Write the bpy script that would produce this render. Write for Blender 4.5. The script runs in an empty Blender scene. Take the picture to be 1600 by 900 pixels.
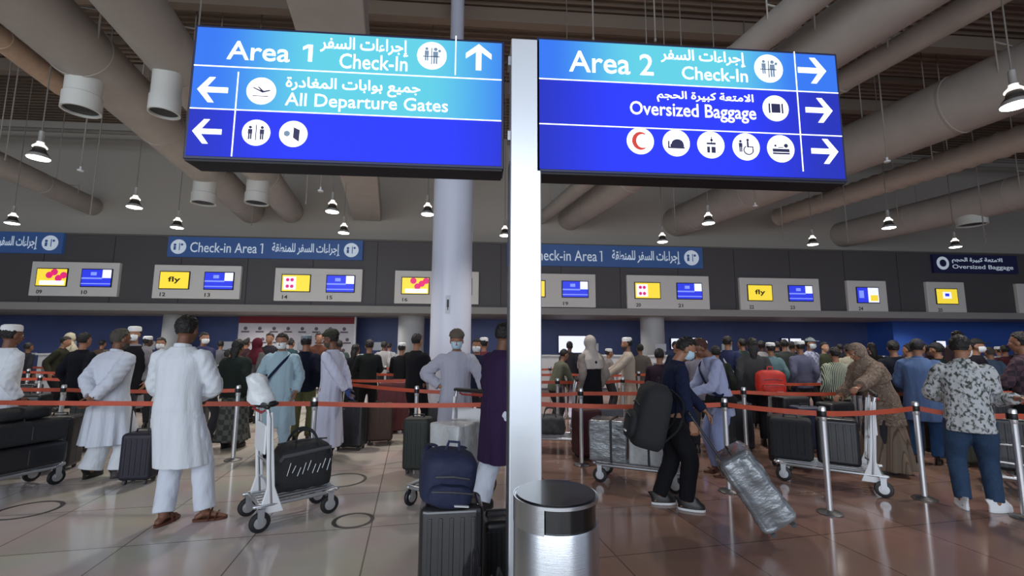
import bpy, bmesh, math, random, unicodedata
from mathutils import Vector as V, Matrix as M, noise
R = math.radians; PI = math.pi
C = bpy.context.collection
SC = bpy.context.scene
random.seed(7)

# ------------------------------------------------------------------ camera
CAM_H = 1.55; YAW = R(4.3); PITCH = math.atan(85 / 700); ROLL = R(0.3); FPX = 700.0
fw = V((math.sin(YAW) * math.cos(PITCH), math.cos(YAW) * math.cos(PITCH), math.sin(PITCH)))
r0 = V((math.cos(YAW), -math.sin(YAW), 0)); u0 = r0.cross(fw)
rt = r0 * math.cos(ROLL) + u0 * math.sin(ROLL); up = u0 * math.cos(ROLL) - r0 * math.sin(ROLL)
CAMP = V((0, 0, CAM_H))
cam_data = bpy.data.cameras.new('camera'); cam = bpy.data.objects.new('camera', cam_data); C.objects.link(cam)
cam_data.sensor_width = 36; cam_data.lens = 36 * FPX / 1600; cam_data.clip_start = .05; cam_data.clip_end = 200
cam.matrix_world = M(((rt.x, up.x, -fw.x, 0), (rt.y, up.y, -fw.y, 0), (rt.z, up.z, -fw.z, CAM_H), (0, 0, 0, 1)))
SC.camera = cam

# ------------------------------------------------------------------ world, large lights, exposure
SC.view_settings.view_transform = 'Standard'; SC.view_settings.look = 'None'
SC.view_settings.gamma = 1; SC.view_settings.use_curve_mapping = False
SC.view_settings.exposure = 0.0
w = bpy.data.worlds.new('world'); SC.world = w; w.use_nodes = True
w.node_tree.nodes['Background'].inputs[0].default_value = (.62, .72, .9, 1)
w.node_tree.nodes['Background'].inputs[1].default_value = 0.75

def area_light(name, loc, target, sx, sy, power, col):
    d = bpy.data.lights.new(name, 'AREA'); d.shape = 'RECTANGLE'; d.size = sx; d.size_y = sy; d.energy = power; d.color = col
    o = bpy.data.objects.new(name, d); C.objects.link(o); o.location = loc
    o.rotation_euler = (V(target) - V(loc)).to_track_quat('-Z', 'Y').to_euler()
    return o
area_light('daylight_from_glass_front', (-3, -9, 4.2), (0, 12, 1.5), 22, 5.5, 1350, (.86, .93, 1))

def ray(u, v): return (fw * FPX + rt * (u - 800) + up * (450 - v)).normalized()
def G(u, v):
    d = ray(u, v); return CAMP + d * (-CAM_H / d.z)
def PY(u, v, y):
    d = ray(u, v); return CAMP + d * (y / d.y)
fh = V((math.sin(YAW), math.cos(YAW), 0))
def AT(u, d, z=0.0):
    """point at horizontal depth d and height z that projects to column u"""
    p = fh * d + V((0, 0, z - CAM_H)); k = (u - 800) / FPX
    # (p + r0 t).rt = k (p + r0 t).fw
    t = (k * p.dot(fw) - p.dot(rt)) / (r0.dot(rt) - k * r0.dot(fw))
    q = p + r0 * t; return V((q.x, q.y, z))
def HOR(u): return 535 + (u - 800) * .0052

# ------------------------------------------------------------------ materials
def lin(c):
    return tuple((x / 255 / 12.92) if x / 255 <= .04045 else ((x / 255 + .055) / 1.055) ** 2.4 for x in c[:3]) + (1,)
MATS = {}
def mat(name, col, rough=.6, metal=0.0, bump=0.0, scale=30, var=0.0, stretch=(1, 1, 1), emit=0.0, spec=.5, coat=0.0, alpha=1.0, col2=None, trans=0.0):
    if name in MATS: return MATS[name]
    m = bpy.data.materials.new(name); m.use_nodes = True; nt = m.node_tree; b = nt.nodes['Principled BSDF']
    c = lin(col); b.inputs['Base Color'].default_value = c; b.inputs['Roughness'].default_value = rough
    b.inputs['Metallic'].default_value = metal; b.inputs['Specular IOR Level'].default_value = spec
    b.inputs['Coat Weight'].default_value = coat
    if trans: b.inputs['Transmission Weight'].default_value = trans
    if emit:
        b.inputs['Emission Color'].default_value = c; b.inputs['Emission Strength'].default_value = emit
    if bump or var:
        tc = nt.nodes.new('ShaderNodeTexCoord'); mp = nt.nodes.new('ShaderNodeMapping'); mp.inputs['Scale'].default_value = stretch
        nz = nt.nodes.new('ShaderNodeTexNoise'); nz.inputs['Scale'].default_value = scale; nz.inputs['Detail'].default_value = 4
        nt.links.new(tc.outputs['Object'], mp.inputs[0]); nt.links.new(mp.outputs[0], nz.inputs['Vector'])
        if bump:
            bp = nt.nodes.new('ShaderNodeBump'); bp.inputs['Strength'].default_value = bump; bp.inputs['Distance'].default_value = .035 if name.startswith('cloth_') or name.startswith('plastic_wrap') else .02
            nt.links.new(nz.outputs['Fac'], bp.inputs['Height']); nt.links.new(bp.outputs[0], b.inputs['Normal'])
        if var:
            mx = nt.nodes.new('ShaderNodeMix'); mx.data_type = 'RGBA'
            rp = nt.nodes.new('ShaderNodeMapRange'); rp.inputs[1].default_value = .5 - .22; rp.inputs[2].default_value = .5 + .22
            nt.links.new(nz.outputs['Fac'], rp.inputs[0]); nt.links.new(rp.outputs[0], mx.inputs[0])
            c2 = lin(col2) if col2 else tuple(x * (1 - var) for x in c[:3]) + (1,)
            mx.inputs[6].default_value = c; mx.inputs[7].default_value = c2
            nt.links.new(mx.outputs[2], b.inputs['Base Color'])
            if emit: nt.links.new(mx.outputs[2], b.inputs['Emission Color'])
    MATS[name] = m; return m
def cloth(name, col, var=.12): return mat('cloth_' + name, col, rough=.9, bump=.6, scale=6, var=var, stretch=(2.0, 2.0, .38), spec=.15)
def pattern_mat(name, cols, kind, scale=10, stretch=(1, 1, 1)):
    """printed cloth: 'blotch', 'stripe' (vertical), 'band' (horizontal), 'check'"""
    if name in MATS: return MATS[name]
    m = bpy.data.materials.new(name); m.use_nodes = True; nt = m.node_tree; b = nt.nodes['Principled BSDF']
    b.inputs['Roughness'].default_value = .9; b.inputs['Specular IOR Level'].default_value = .15
    tc = nt.nodes.new('ShaderNodeTexCoord'); mp = nt.nodes.new('ShaderNodeMapping'); mp.inputs['Scale'].default_value = stretch
    nt.links.new(tc.outputs['Object'], mp.inputs[0])
    rp = nt.nodes.new('ShaderNodeValToRGB'); rp.color_ramp.interpolation = 'CONSTANT'
    if kind == 'blotch':
        t = nt.nodes.new('ShaderNodeTexNoise'); t.inputs['Scale'].default_value = scale; t.inputs['Detail'].default_value = 2; out = t.outputs['Fac']
        pos = [0, .5, .56, .62][:len(cols)]
    elif kind == 'check':
        t = nt.nodes.new('ShaderNodeTexChecker'); t.inputs['Scale'].default_value = scale; out = t.outputs['Fac']; pos = [0, .5]
    else:
        t = nt.nodes.new('ShaderNodeTexWave'); t.bands_direction = 'X' if kind == 'stripe' else 'Z'
        t.inputs['Scale'].default_value = scale; t.inputs['Distortion'].default_value = 1.2; t.inputs['Detail Scale'].default_value = .6; out = t.outputs['Fac']; pos = [0, .55, .8][:len(cols)]
    nt.links.new(mp.outputs[0], t.inputs['Vector'])
    cr = rp.color_ramp
    while len(cr.elements) < len(cols): cr.elements.new(.5)
    for e, p, c in zip(cr.elements, pos, cols): e.position = p; e.color = lin(c)
    nt.links.new(out, rp.inputs[0]); nt.links.new(rp.outputs[0], b.inputs['Base Color'])
    MATS[name] = m; return m

STEEL = mat('brushed_steel', (205, 207, 210), .28, 1.0, bump=.05, scale=6, stretch=(1, 1, 60))
CHROME = mat('polished_metal', (225, 225, 228), .16, 1.0)
ALU = mat('satin_aluminium', (190, 192, 196), .38, .85)
BLACKP = mat('black_plastic', (22, 22, 24), .45)
RUBBER = mat('grey_rubber', (70, 70, 74), .7)
WHITEP = mat('white_plastic', (225, 226, 228), .45)

# ------------------------------------------------------------------ mesh helpers
def link(name, bm, m=None, parent=None, smooth=True, remesh=0, bevel=0, sm=0):
    bmesh.ops.recalc_face_normals(bm, faces=bm.faces)
    me = bpy.data.meshes.new(name); bm.to_mesh(me); bm.free()
    if m: me.materials.append(m)
    for p in me.polygons: p.use_smooth = smooth
    o = bpy.data.objects.new(name, me); C.objects.link(o)
    if parent: o.parent = parent
    if bevel:
        b = o.modifiers.new('bevel', 'BEVEL'); b.width = bevel; b.segments = 3; b.limit_method = 'ANGLE'; b.angle_limit = R(35)
        wn = o.modifiers.new('wn', 'WEIGHTED_NORMAL'); wn.keep_sharp = False
        for p in me.polygons: p.use_smooth = True
    elif smooth and not remesh:
        es = me.attributes.get('sharp_edge') or me.attributes.new('sharp_edge', 'BOOLEAN', 'EDGE')
        bm2 = bmesh.new(); bm2.from_mesh(me); bm2.edges.ensure_lookup_table()
        flags = [(len(e.link_faces) == 2 and e.calc_face_angle(0) > R(40)) for e in bm2.edges]; bm2.free()
        es.data.foreach_set('value', flags)
    if remesh:
        r = o.modifiers.new('remesh', 'REMESH'); r.mode = 'VOXEL'; r.voxel_size = remesh; r.use_smooth_shade = True
        s = o.modifiers.new('smooth', 'SMOOTH'); s.factor = .5; s.iterations = sm or 3
    return o
def tag(o, label=None, cat=None, group=None, kind=None):
    if label: o['label'] = label
    if cat: o['category'] = cat
    if group: o['group'] = group
    if kind: o['kind'] = kind
    return o
def empty(name, loc=(0, 0, 0), rz=0.0, label=None, cat=None, group=None):
    o = bpy.data.objects.new(name, None); C.objects.link(o); o.location = loc; o.rotation_euler = (0, 0, rz); o.empty_display_size = .1
    return tag(o, label, cat, group)
def struct(name, bm, m, bevel=0, smooth=False, parent=None):
    o = link(name, bm, m, parent, smooth=smooth, bevel=bevel)
    if not parent: o['kind'] = 'structure'
    return o
def nb(): return bmesh.new()
def box(bm, lo, hi, mt=None):
    lo, hi = V(lo), V(hi); c = (lo + hi) / 2; s = hi - lo
    r = bmesh.ops.create_cube(bm, size=1, matrix=M.Translation(c) @ M.Diagonal((s.x, s.y, s.z, 1)))
    if mt is not None: bmesh.ops.transform(bm, matrix=mt, verts=r['verts'])
    return r['verts']
def frame(a, b):
    d = (V(b) - V(a)); L = d.length; q = d.to_track_quat('Z', 'Y').to_matrix().to_4x4(); return q, L
def cyl(bm, a, b, r, r2=None, seg=20):
    q, L = frame(a, b)
    bmesh.ops.create_cone(bm, cap_ends=True, segments=seg, radius1=r, radius2=r if r2 is None else r2, depth=L,
                          matrix=M.Translation((V(a) + V(b)) / 2) @ q)
def bar(bm, a, b, w_, h_):
    q, L = frame(a, b)
    bmesh.ops.create_cube(bm, size=1, matrix=M.Translation((V(a) + V(b)) / 2) @ q @ M.Diagonal((w_, h_, L, 1)))
def ell(bm, c, r, mt=None, seg=16, rings=12):
    x = M.Translation(V(c)) @ M.Diagonal((r[0], r[1], r[2], 1))
    if mt is not None: x = mt @ x
    return bmesh.ops.create_uvsphere(bm, u_segments=seg, v_segments=rings, radius=1, matrix=x)['verts']
def loft(bm, rings, cap=True):
    vs = [[bm.verts.new(p) for p in r] for r in rings]; n = len(vs[0])
    for a, b in zip(vs, vs[1:]):
        for i in range(n): bm.faces.new((a[i], a[(i + 1) % n], b[(i + 1) % n], b[i]))
    if cap:
        bm.faces.new(vs[0][::-1]); bm.faces.new(vs[-1])
    return vs
def tube(bm, pts, rad, seg=12, flat=1.0, side=None, round_ends=True, wob=0, seed=0):
    """continuous tapered tube through pts; flat squeezes the cross-section along 'side x dir'"""
    pts = [V(p) for p in pts]; rings = []; n = len(pts)
    P, Rr = [], []
    for i in range(n):
        P.append(pts[i]); Rr.append(rad[i])
    if round_ends:
        d0 = (P[1] - P[0]).normalized(); d1 = (P[-1] - P[-2]).normalized(); a, b = Rr[0], Rr[-1]
        P = [P[0] - d0 * a * .92, P[0] - d0 * a * .6] + P + [P[-1] + d1 * b * .6, P[-1] + d1 * b * .92]
        Rr = [a * .38, a * .8] + Rr + [b * .8, b * .38]
    ref = V(side) if side else None
    prev = None
    for i, p in enumerate(P):
        if i == 0: d = P[1] - P[0]
        elif i == len(P) - 1: d = P[-1] - P[-2]
        else: d = (P[i + 1] - p).normalized() + (p - P[i - 1]).normalized()
        d = d.normalized() if d.length > 1e-6 else V((0, 0, 1))
        if ref is not None: x = (ref - d * ref.dot(d))
        elif prev is not None: x = prev - d * prev.dot(d)
        else:
            t = V((1, 0, 0)) if abs(d.x) < .8 else V((0, 1, 0)); x = t - d * t.dot(d)
        x.normalize(); prev = x; y = d.cross(x)
        ring = []
        for k in range(seg):
            a = 2 * PI * k / seg; rr = Rr[i]
            if wob: rr *= 1 + wob * math.sin(3 * a + i * 1.7 + seed) + wob * math.sin(5 * a - i * 2.3 + seed)
            ring.append(p + x * math.cos(a) * rr + y * math.sin(a) * rr * flat)
        rings.append(ring)
    loft(bm, rings)
def subdiv(pts, rad, k=4):
    """Catmull-style densify"""
    pts = [V(p) for p in pts]; P, Q = [], []
    for i in range(len(pts) - 1):
        p0 = pts[max(i - 1, 0)]; p1 = pts[i]; p2 = pts[i + 1]; p3 = pts[min(i + 2, len(pts) - 1)]
        for j in range(k):
            t = j / k
            P.append(.5 * ((2 * p1) + (p2 - p0) * t + (2 * p0 - 5 * p1 + 4 * p2 - p3) * t * t + (3 * p1 - p0 - 3 * p2 + p3) * t ** 3))
            Q.append(rad[i] * (1 - t) + rad[i + 1] * t)
    P.append(pts[-1]); Q.append(rad[-1]); return P, Q
def lathe(bm, prof, seg=48, c=(0, 0, 0)):
    loft(bm, [[V((c[0] + r * math.cos(2 * PI * k / seg), c[1] + r * math.sin(2 * PI * k / seg), c[2] + z)) for k in range(seg)] for r, z in prof])
def copy_tree(o, parent=None, mats=None):
    c = o.copy(); C.objects.link(c); c.parent = parent
    for ch in list(o.children): copy_tree(ch, c)
    return c

# ------------------------------------------------------------------ text
FORMS = {}
for cp in range(0xFE70, 0xFEFD):
    dcm = unicodedata.decomposition(chr(cp)).split()
    if len(dcm) >= 2:
        FORMS[(''.join(chr(int(x, 16)) for x in dcm[1:]), dcm[0].strip('<>'))] = chr(cp)
def arabic(s):
    s = s.replace('لا', '\ue000'); out = []
    base = lambda c: 'لا' if c == '\ue000' else c
    dual = lambda c: (base(c), 'initial') in FORMS
    joins = lambda c: (base(c), 'final') in FORMS
    for i, c in enumerate(s):
        b = base(c); prv = i > 0 and dual(s[i - 1]) and joins(c); nx = i + 1 < len(s) and dual(c) and joins(s[i + 1])
        f = 'medial' if prv and nx else 'final' if prv else 'initial' if nx else 'isolated'
        out.append(FORMS.get((b, f), b))
    return ''.join(out[::-1])
def text_mesh(body, bold=0.0):
    cu = bpy.data.curves.new('t', 'FONT'); cu.body = body; cu.resolution_u = 3; cu.offset = bold; cu.extrude = .02
    o = bpy.data.objects.new('t', cu); C.objects.link(o)
    me = bpy.data.meshes.new_from_object(o); bpy.data.objects.remove(o); bpy.data.curves.remove(cu)
    return me
def put_text(body, name, x0, x1, z0, z1, y, m, parent, bold=.008, thick=.002):
    """lettering facing -Y, fitted into the rectangle"""
    me = text_mesh(body, bold); xs = [v.co.x for v in me.vertices]; ys = [v.co.y for v in me.vertices]
    if not xs: return None
    a, b, c, d = min(xs), max(xs), min(ys), max(ys)
    for v in me.vertices:
        v.co = V((x0 + (v.co.x - a) / (b - a) * (x1 - x0), y - (thick if v.co.z > 0 else 0), z0 + (v.co.y - c) / (d - c) * (z1 - z0)))
    me.materials.clear(); me.materials.append(m); me.name = name
    o = bpy.data.objects.new(name, me); C.objects.link(o); o.parent = parent; return o
def poly(bm, pts, y, thick=.002):
    """flat outline in XZ with thickness, facing -Y"""
    a = [bm.verts.new((p[0], y - thick, p[1])) for p in pts]; b = [bm.verts.new((p[0], y, p[1])) for p in pts]
    bm.faces.new(a); bm.faces.new(b[::-1])
    for i in range(len(pts)): bm.faces.new((a[i], b[i], b[(i + 1) % len(pts)], a[(i + 1) % len(pts)]))
def disc(bm, x, z, r, y, thick=.002, seg=36, rz=None):
    poly(bm, [(x + r * math.cos(2 * PI * k / seg), z + (rz or r) * math.sin(2 * PI * k / seg)) for k in range(seg)], y, thick)
def digit_one(x0, x1, z0, z1, y, m, parent, thick=.003):
    bm = nb(); w_ = (x1 - x0); q = w_ * .42
    poly(bm, [(x1 - q, z0), (x1, z0), (x1, z1), (x1 - q, z1)], y, thick); poly(bm, [(x0, z1 - w_ * .62), (x1 - q, z1 - w_ * .3), (x1 - q, z1), (x1 - q * 1.3, z1), (x0, z1 - w_ * .28)], y, thick)
    return link('digit_one', bm, m, parent, smooth=False)
# ------------------------------------------------------------------ hall shell
YF = 16.0      # plane of the bulkhead above the counters
def floor_mat():
    m = bpy.data.materials.new('polished_stone_tiles'); m.use_nodes = True; nt = m.node_tree; b = nt.nodes['Principled BSDF']
    tc = nt.nodes.new('ShaderNodeTexCoord'); mp = nt.nodes.new('ShaderNodeMapping'); mp.inputs['Rotation'].default_value = (0, 0, R(-8)); mp.inputs['Location'].default_value = (.3, .35, 0)
    nt.links.new(tc.outputs['Object'], mp.inputs[0])
    def bricks(c1, c2, cm):
        k = nt.nodes.new('ShaderNodeTexBrick'); k.offset = 0; k.inputs['Scale'].default_value = 1; k.inputs['Brick Width'].default_value = .9
        k.inputs['Row Height'].default_value = .9; k.inputs['Mortar Size'].default_value = .006; k.inputs['Color1'].default_value = lin(c1)
        k.inputs['Color2'].default_value = lin(c2); k.inputs['Mortar'].default_value = lin(cm); nt.links.new(mp.outputs[0], k.inputs['Vector']); return k
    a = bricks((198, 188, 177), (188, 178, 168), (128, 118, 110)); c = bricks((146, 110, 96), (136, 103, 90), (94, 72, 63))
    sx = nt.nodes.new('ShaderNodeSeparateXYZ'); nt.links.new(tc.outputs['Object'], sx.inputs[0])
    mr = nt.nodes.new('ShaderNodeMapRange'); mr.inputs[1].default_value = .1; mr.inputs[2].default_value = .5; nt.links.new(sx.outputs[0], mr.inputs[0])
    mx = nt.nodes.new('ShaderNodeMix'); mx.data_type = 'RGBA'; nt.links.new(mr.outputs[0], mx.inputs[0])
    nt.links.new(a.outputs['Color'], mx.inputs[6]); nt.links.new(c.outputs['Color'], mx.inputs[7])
    nz = nt.nodes.new('ShaderNodeTexNoise'); nz.inputs['Scale'].default_value = 1.5; nz.inputs['Detail'].default_value = 5
    nt.links.new(tc.outputs['Object'], nz.inputs['Vector'])
    m2 = nt.nodes.new('ShaderNodeMix'); m2.data_type = 'RGBA'; m2.blend_type = 'MULTIPLY'; m2.inputs[0].default_value = .35
    nt.links.new(mx.outputs[2], m2.inputs[6]); nt.links.new(nz.outputs['Color'], m2.inputs[7])
    m3 = nt.nodes.new('ShaderNodeMapRange'); m3.inputs[3].default_value = .07; m3.inputs[4].default_value = .16; nt.links.new(nz.outputs['Fac'], m3.inputs[0])
    nt.links.new(m3.outputs[0], b.inputs['Roughness'])
    hs = nt.nodes.new('ShaderNodeHueSaturation'); hs.inputs['Value'].default_value = 1.15; hs.inputs['Saturation'].default_value = .9
    nt.links.new(m2.outputs[2], hs.inputs['Color']); nt.links.new(hs.outputs[0], b.inputs['Base Color'])
    b.inputs['Specular IOR Level'].default_value = .6
    return m
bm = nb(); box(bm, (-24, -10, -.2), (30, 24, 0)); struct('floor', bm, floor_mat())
CEIL_Z = 9.3
def ceil_mat():
    m = bpy.data.materials.new('corrugated_deck'); m.use_nodes = True; nt = m.node_tree; b = nt.nodes['Principled BSDF']
    tc = nt.nodes.new('ShaderNodeTexCoord'); wv = nt.nodes.new('ShaderNodeTexWave'); wv.bands_direction = 'Y'; wv.inputs['Scale'].default_value = 1.6
    wv.inputs['Distortion'].default_value = .4
    nt.links.new(tc.outputs['Object'], wv.inputs['Vector'])
    rp = nt.nodes.new('ShaderNodeValToRGB'); rp.color_ramp.elements[0].color = lin((112, 96, 83)); rp.color_ramp.elements[1].color = lin((146, 128, 112))
    nt.links.new(wv.outputs['Fac'], rp.inputs[0]); nt.links.new(rp.outputs[0], b.inputs['Base Color'])
    bp = nt.nodes.new('ShaderNodeBump'); bp.inputs['Distance'].default_value = .1; nt.links.new(wv.outputs['Fac'], bp.inputs['Height']); nt.links.new(bp.outputs[0], b.inputs['Normal'])
    b.inputs['Roughness'].default_value = .8
    return m
bm = nb(); box(bm, (-24, -5, CEIL_Z), (30, 17.2, CEIL_Z + .2)); struct('ceiling', bm, ceil_mat())
BEAM = mat('brown_painted_steel', (140, 124, 110), .6)
for i, y in enumerate((-2.5, .6, 3.6, 6.6, 9.6, 12.6)):
    bm = nb(); box(bm, (-24, y - .12, CEIL_Z - .42), (30, y + .12, CEIL_Z - .38)); box(bm, (-24, y - .015, CEIL_Z - .4), (30, y + .015, CEIL_Z)); struct('ceiling_beam', bm, BEAM)
for i in range(9):
    y = -1 + i * 1.55
    bm = nb(); box(bm, (-24, y - .04, CEIL_Z - .14), (30, y + .04, CEIL_Z - .0)); struct('ceiling_beam', bm, mat('purlin_steel', (112, 97, 84), .7))
WALLG = mat('warm_grey_plaster', (186, 180, 170), .85, bump=.05, scale=3)
BULK = mat('charcoal_cladding', (88, 84, 86), .55)
zt = [PY(u, v, YF).z for u, v in ((0, 365), (400, 371), (1100, 390), (1500, 397))]; ZT = sum(zt) / 4
zb = [PY(u, v, YF).z for u, v in ((0, 480), (400, 487), (850, 494), (1500, 500))]; ZB = sum(zb) / 4
bm = nb(); box(bm, (-24, YF + .35, ZT), (30, YF + .65, CEIL_Z)); struct('wall_back_upper', bm, WALLG)
bm = nb(); box(bm, (-24, YF, ZB + .25), (30, YF + .6, ZT)); struct('wall_bulkhead', bm, BULK)
for i in range(17):
    x = -19 + i * 2.2
    bm = nb(); box(bm, (x - .008, YF - .004, ZB + .26), (x + .008, YF + .01, ZT - .01)); struct('trim_%d' % (i + 1), bm, mat('joint_dark', (30, 29, 31), .8))
bm = nb(); box(bm, (-24, YF - .14, ZB), (30, YF + 3.6, ZB + .25)); struct('trim_ledge', bm, mat('grey_ledge', (165, 161, 157), .6), bevel=.02)
bm = nb(); box(bm, (-24, YF - .05, ZT), (30, YF + .4, ZT + .06)); struct('trim_coping', bm, mat('coping', (105, 102, 98), .6))
xs = PY(1370, 520, 19).x
bm = nb(); box(bm, (-24, 19.5, 0), (xs, 19.8, ZB)); struct('wall_back', bm, mat('navy_wall', (84, 98, 150), .5, var=.35, scale=.4))
bm = nb(); box(bm, (xs, 18.2, 0), (30, 18.5, ZB)); struct('wall_back_right', bm, mat('royal_blue_wall', (62, 104, 196), .5))
bm = nb(); box(bm, (xs, 18.5, 0), (xs + .25, 19.8, ZB)); struct('wall_back_return', bm, mat('royal_blue_wall', (62, 104, 196), .5))
bm = nb(); box(bm, (-24.3, -5, 0), (-24, 19.8, CEIL_Z)); struct('wall_left', bm, WALLG)
bm = nb(); box(bm, (30, -5, 0), (30.3, 19.8, CEIL_Z)); struct('wall_right', bm, WALLG)
COLM = mat('column_paint', (214, 218, 234), .3)
c_ = AT(701, 8.6)
rb = 31.5 / 700 * 8.6
ct = PY(701, 205, c_.y).z
bm = nb(); lathe(bm, [(rb, 0), (rb, ct), (rb * .92, ct + .03), (rb * .36, ct + .05), (rb * .36, CEIL_Z)], 64, (c_.x, c_.y, 0)); o = struct('column_round_near', bm, COLM, smooth=True)
t = empty('column_sign', (0, 0, 0), 0, 'small round black pictogram sticker on the pale round column', 'sticker')
def arc_patch(bm, cx, cy, r, a0, a1, z0, z1, n=8, th=.003):
    vs = [[bm.verts.new((cx + q * math.sin(a0 + (a1 - a0) * k / n), cy - q * math.cos(a0 + (a1 - a0) * k / n), z)) for k in range(n + 1)] for q, z in ((r, z0), (r, z1), (r + th, z1), (r + th, z0))]
    for a, b in zip(vs, vs[1:] + vs[:1]):
        for k in range(n): bm.faces.new((a[k], a[k + 1], b[k + 1], b[k]))
    bm.faces.new([q[0] for q in vs]); bm.faces.new([q[-1] for q in vs][::-1])
za, zb_ = AT(701, 8.3, 0).z, 0
def zat(u, v, d):
    r_ = ray(u, v); return CAM_H + r_.z / r_.dot(fh) * d
z1, z2 = zat(701, 468, 8.2), zat(701, 480, 8.2)
bm = nb(); arc_patch(bm, c_.x, c_.y, rb, -.22, .02, z2 - .12, z1 + .08); link('backing', bm, mat('sticker_white', (196, 200, 212), .5), t)
bm = nb(); arc_patch(bm, c_.x, c_.y, rb + .003, -.15, -.05, z2, z1); arc_patch(bm, c_.x, c_.y, rb + .003, -.12, -.08, z2 - .05, z2); link('pictogram', bm, BLACKP, t)
for k, (u, wpx) in enumerate(((264, 30), (640, 40), (1022, 36))):
    p = AT(u, 17.4); r_ = wpx / 2 / 700 * 17.4
    bm = nb(); lathe(bm, [(r_, 0), (r_, ZB)], 40, (p.x, p.y, 0)); struct('column_under_ledge', bm, mat('column_grey', (190, 190, 190), .5), smooth=True)

# ------------------------------------------------------------------ ducts
DA = math.atan((612 - 800) / 700) + YAW     # heading of the duct runs
dd = V((math.sin(DA), math.cos(DA), 0)); dn = V((dd.y, -dd.x, 0))
DUCT = mat('painted_duct_metal', (186, 179, 171), .6, bump=.08, scale=2, var=.14)
DUCT2 = mat('insulated_duct_wrap', (204, 176, 152), .7, bump=.3, scale=7, var=.2)
OUTM = mat('outlet_metal', (222, 222, 216), .5)
LIFTD = 4.65
DUCTS = []
def duct(a0, a1, side, label, s0=-3.0, s1=None, m=DUCT, flex=False, dz=LIFTD, name='air_duct', squ=False):
    """a0,a1: elevation angles of both silhouettes about the vanishing line; side -1 left, +1 right"""
    a = R((a0 + a1) / 2); h = R(abs(a1 - a0) / 2); D = dz / math.sin(a); r = D * math.sin(h); X = side * D * math.cos(a)
    c0 = dn * X + V((0, 0, CAM_H + dz))
    wall_end = s1 is None
    if wall_end: s1 = (YF + .34 - c0.y) / dd.y
    DUCTS.append((c0, r, s0, s1, squ))
    t = empty(name, tuple(c0 + dd * s0), 0, label, 'air duct', 'air ducts under the ceiling')
    L = s1 - s0
    bm = nb()
    if squ:
        pr = [(-r, -r * .55), (r, -r * .55), (r, r * .55), (-r, r * .55)]
        loft(bm, [[dn * x + V((0, 0, z)) + dd * s for x, z in pr] for s in (0, L - r * abs(dd.x / dd.y) - .01)]); link('duct_shell', bm, m, t, smooth=False, bevel=.02)
    else:
        seg = 28; rings = []; n = int(L / (.16 if flex else 1.3)) + 2
        for k in range(n):
            s = L * k / (n - 1)
            rr = r * (1 + (.07 if k % 2 else -.07)) if flex else r
            rings.append([dn * math.cos(2 * PI * j / seg) * rr + V((0, 0, math.sin(2 * PI * j / seg) * rr)) + dd * (s - (math.cos(2 * PI * j / seg) * rr * dn.y / dd.y if wall_end and k == n - 1 else 0)) for j in range(seg)])
        loft(bm, rings); link('duct_shell', bm, m, t)
        if not squ:
            s = 1.6
            while s < L - .3:
                bm = nb(); q = dd * s
                for sx in (-1, 1): cyl(bm, q + dn * sx * (r * .98) + V((0, 0, 0)), q + dn * sx * (r * .98) + V((0, 0, CEIL_Z - c0.z)), .012, seg=8)
                bar(bm, q + dn * (-r * 1.02) + V((0, 0, r + .012)), q + dn * (r * 1.02) + V((0, 0, r + .012)), .03, .02); link('duct_hanger', bm, m, t); s += 3.1
        if not flex:
            k = 0; s = .9
            while s < L - .2:
                bm = nb(); loft(bm, [[dn * math.cos(2 * PI * j / seg) * (r + e) + V((0, 0, math.sin(2 * PI * j / seg) * (r + e))) + dd * (s + q) for j in range(seg)] for q, e in ((-.02, -.01), (-.015, .012), (.015, .012), (.02, -.01))])
                link('flange', bm, m, t); s += 2.6; k += 1
    return c0, r, t
def outlet(cd, u, vtop, vbot, wpx):
    c0, r, t = cd
    # the spot along the duct axis that falls on column u, seen under the duct
    best = None
    for k in range(400):
        s = 1 + k * .05; p = c0 + dd * s; q = p - CAMP; uu = 800 + FPX * q.dot(rt) / q.dot(fw)
        if best is None or abs(uu - u) < best[0]: best = (abs(uu - u), s, q.dot(fh))
    s, dep = best[1], best[2]; p = c0 + dd * s; rr = wpx / 2 / 700 * dep
    zl = zat(u, vbot, dep) ; zl = min(zl, p.z - r - .15)
    root = t.location
    bm = nb(); c = (p.x - root.x, p.y - root.y, 0); zt_ = p.z - root.z - r * .75; zl -= root.z
    lathe(bm, [(rr * .96, zt_), (rr * .96, zl + .28), (rr * 1.03, zl + .26), (rr * 1.03, zl + .02), (rr * 1.05, zl), (rr * .93, zl), (rr * .9, zl + .3), (.001, zl + .3)], 40, c)
    o = link('outlet', bm, OUTM, t); 
    bm = nb(); lathe(bm, [(rr * .915, zl + .04), (rr * .915, zl + .06)], 32, c); link('outlet_shade_disc', bm, BLACKP, o)  # black disc stands in for the shade inside the hollow outlet
dB = duct(39.0, 46.7, -1, 'wide beige air duct with two outlets, running left of the left sign')
outlet(dB, 138, 122, 174, 50); outlet(dB, 323, 287, 318, 34)
dC = duct(48.0, 56, -1, 'beige air duct passing behind left sign, second from the column')
outlet(dC, 267, 124, 178, 43); outlet(dC, 405, 289, 318, 34)
duct(36.3, 38.9, -1, 'slim tan air duct alongside the wide duct in the upper left corner', s1=9.7, m=DUCT2)
duct(22.8, 26, -1, 'low beige air duct crossing the left edge above the check-in bulkhead')
duct(72.2, 83.9, -1, 'flat boxed air duct over the gap left of the round column', squ=True)
duct(43, 39.4, 1, 'slim beige air duct nearest the right sign')
dR2 = duct(39.2, 32.9, 1, 'wide beige air duct running behind the right sign')
dR3 = duct(32.7, 30.2, 1, 'short beige air duct ending in open ceiling beyond right sign', s1=8.0)
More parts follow.
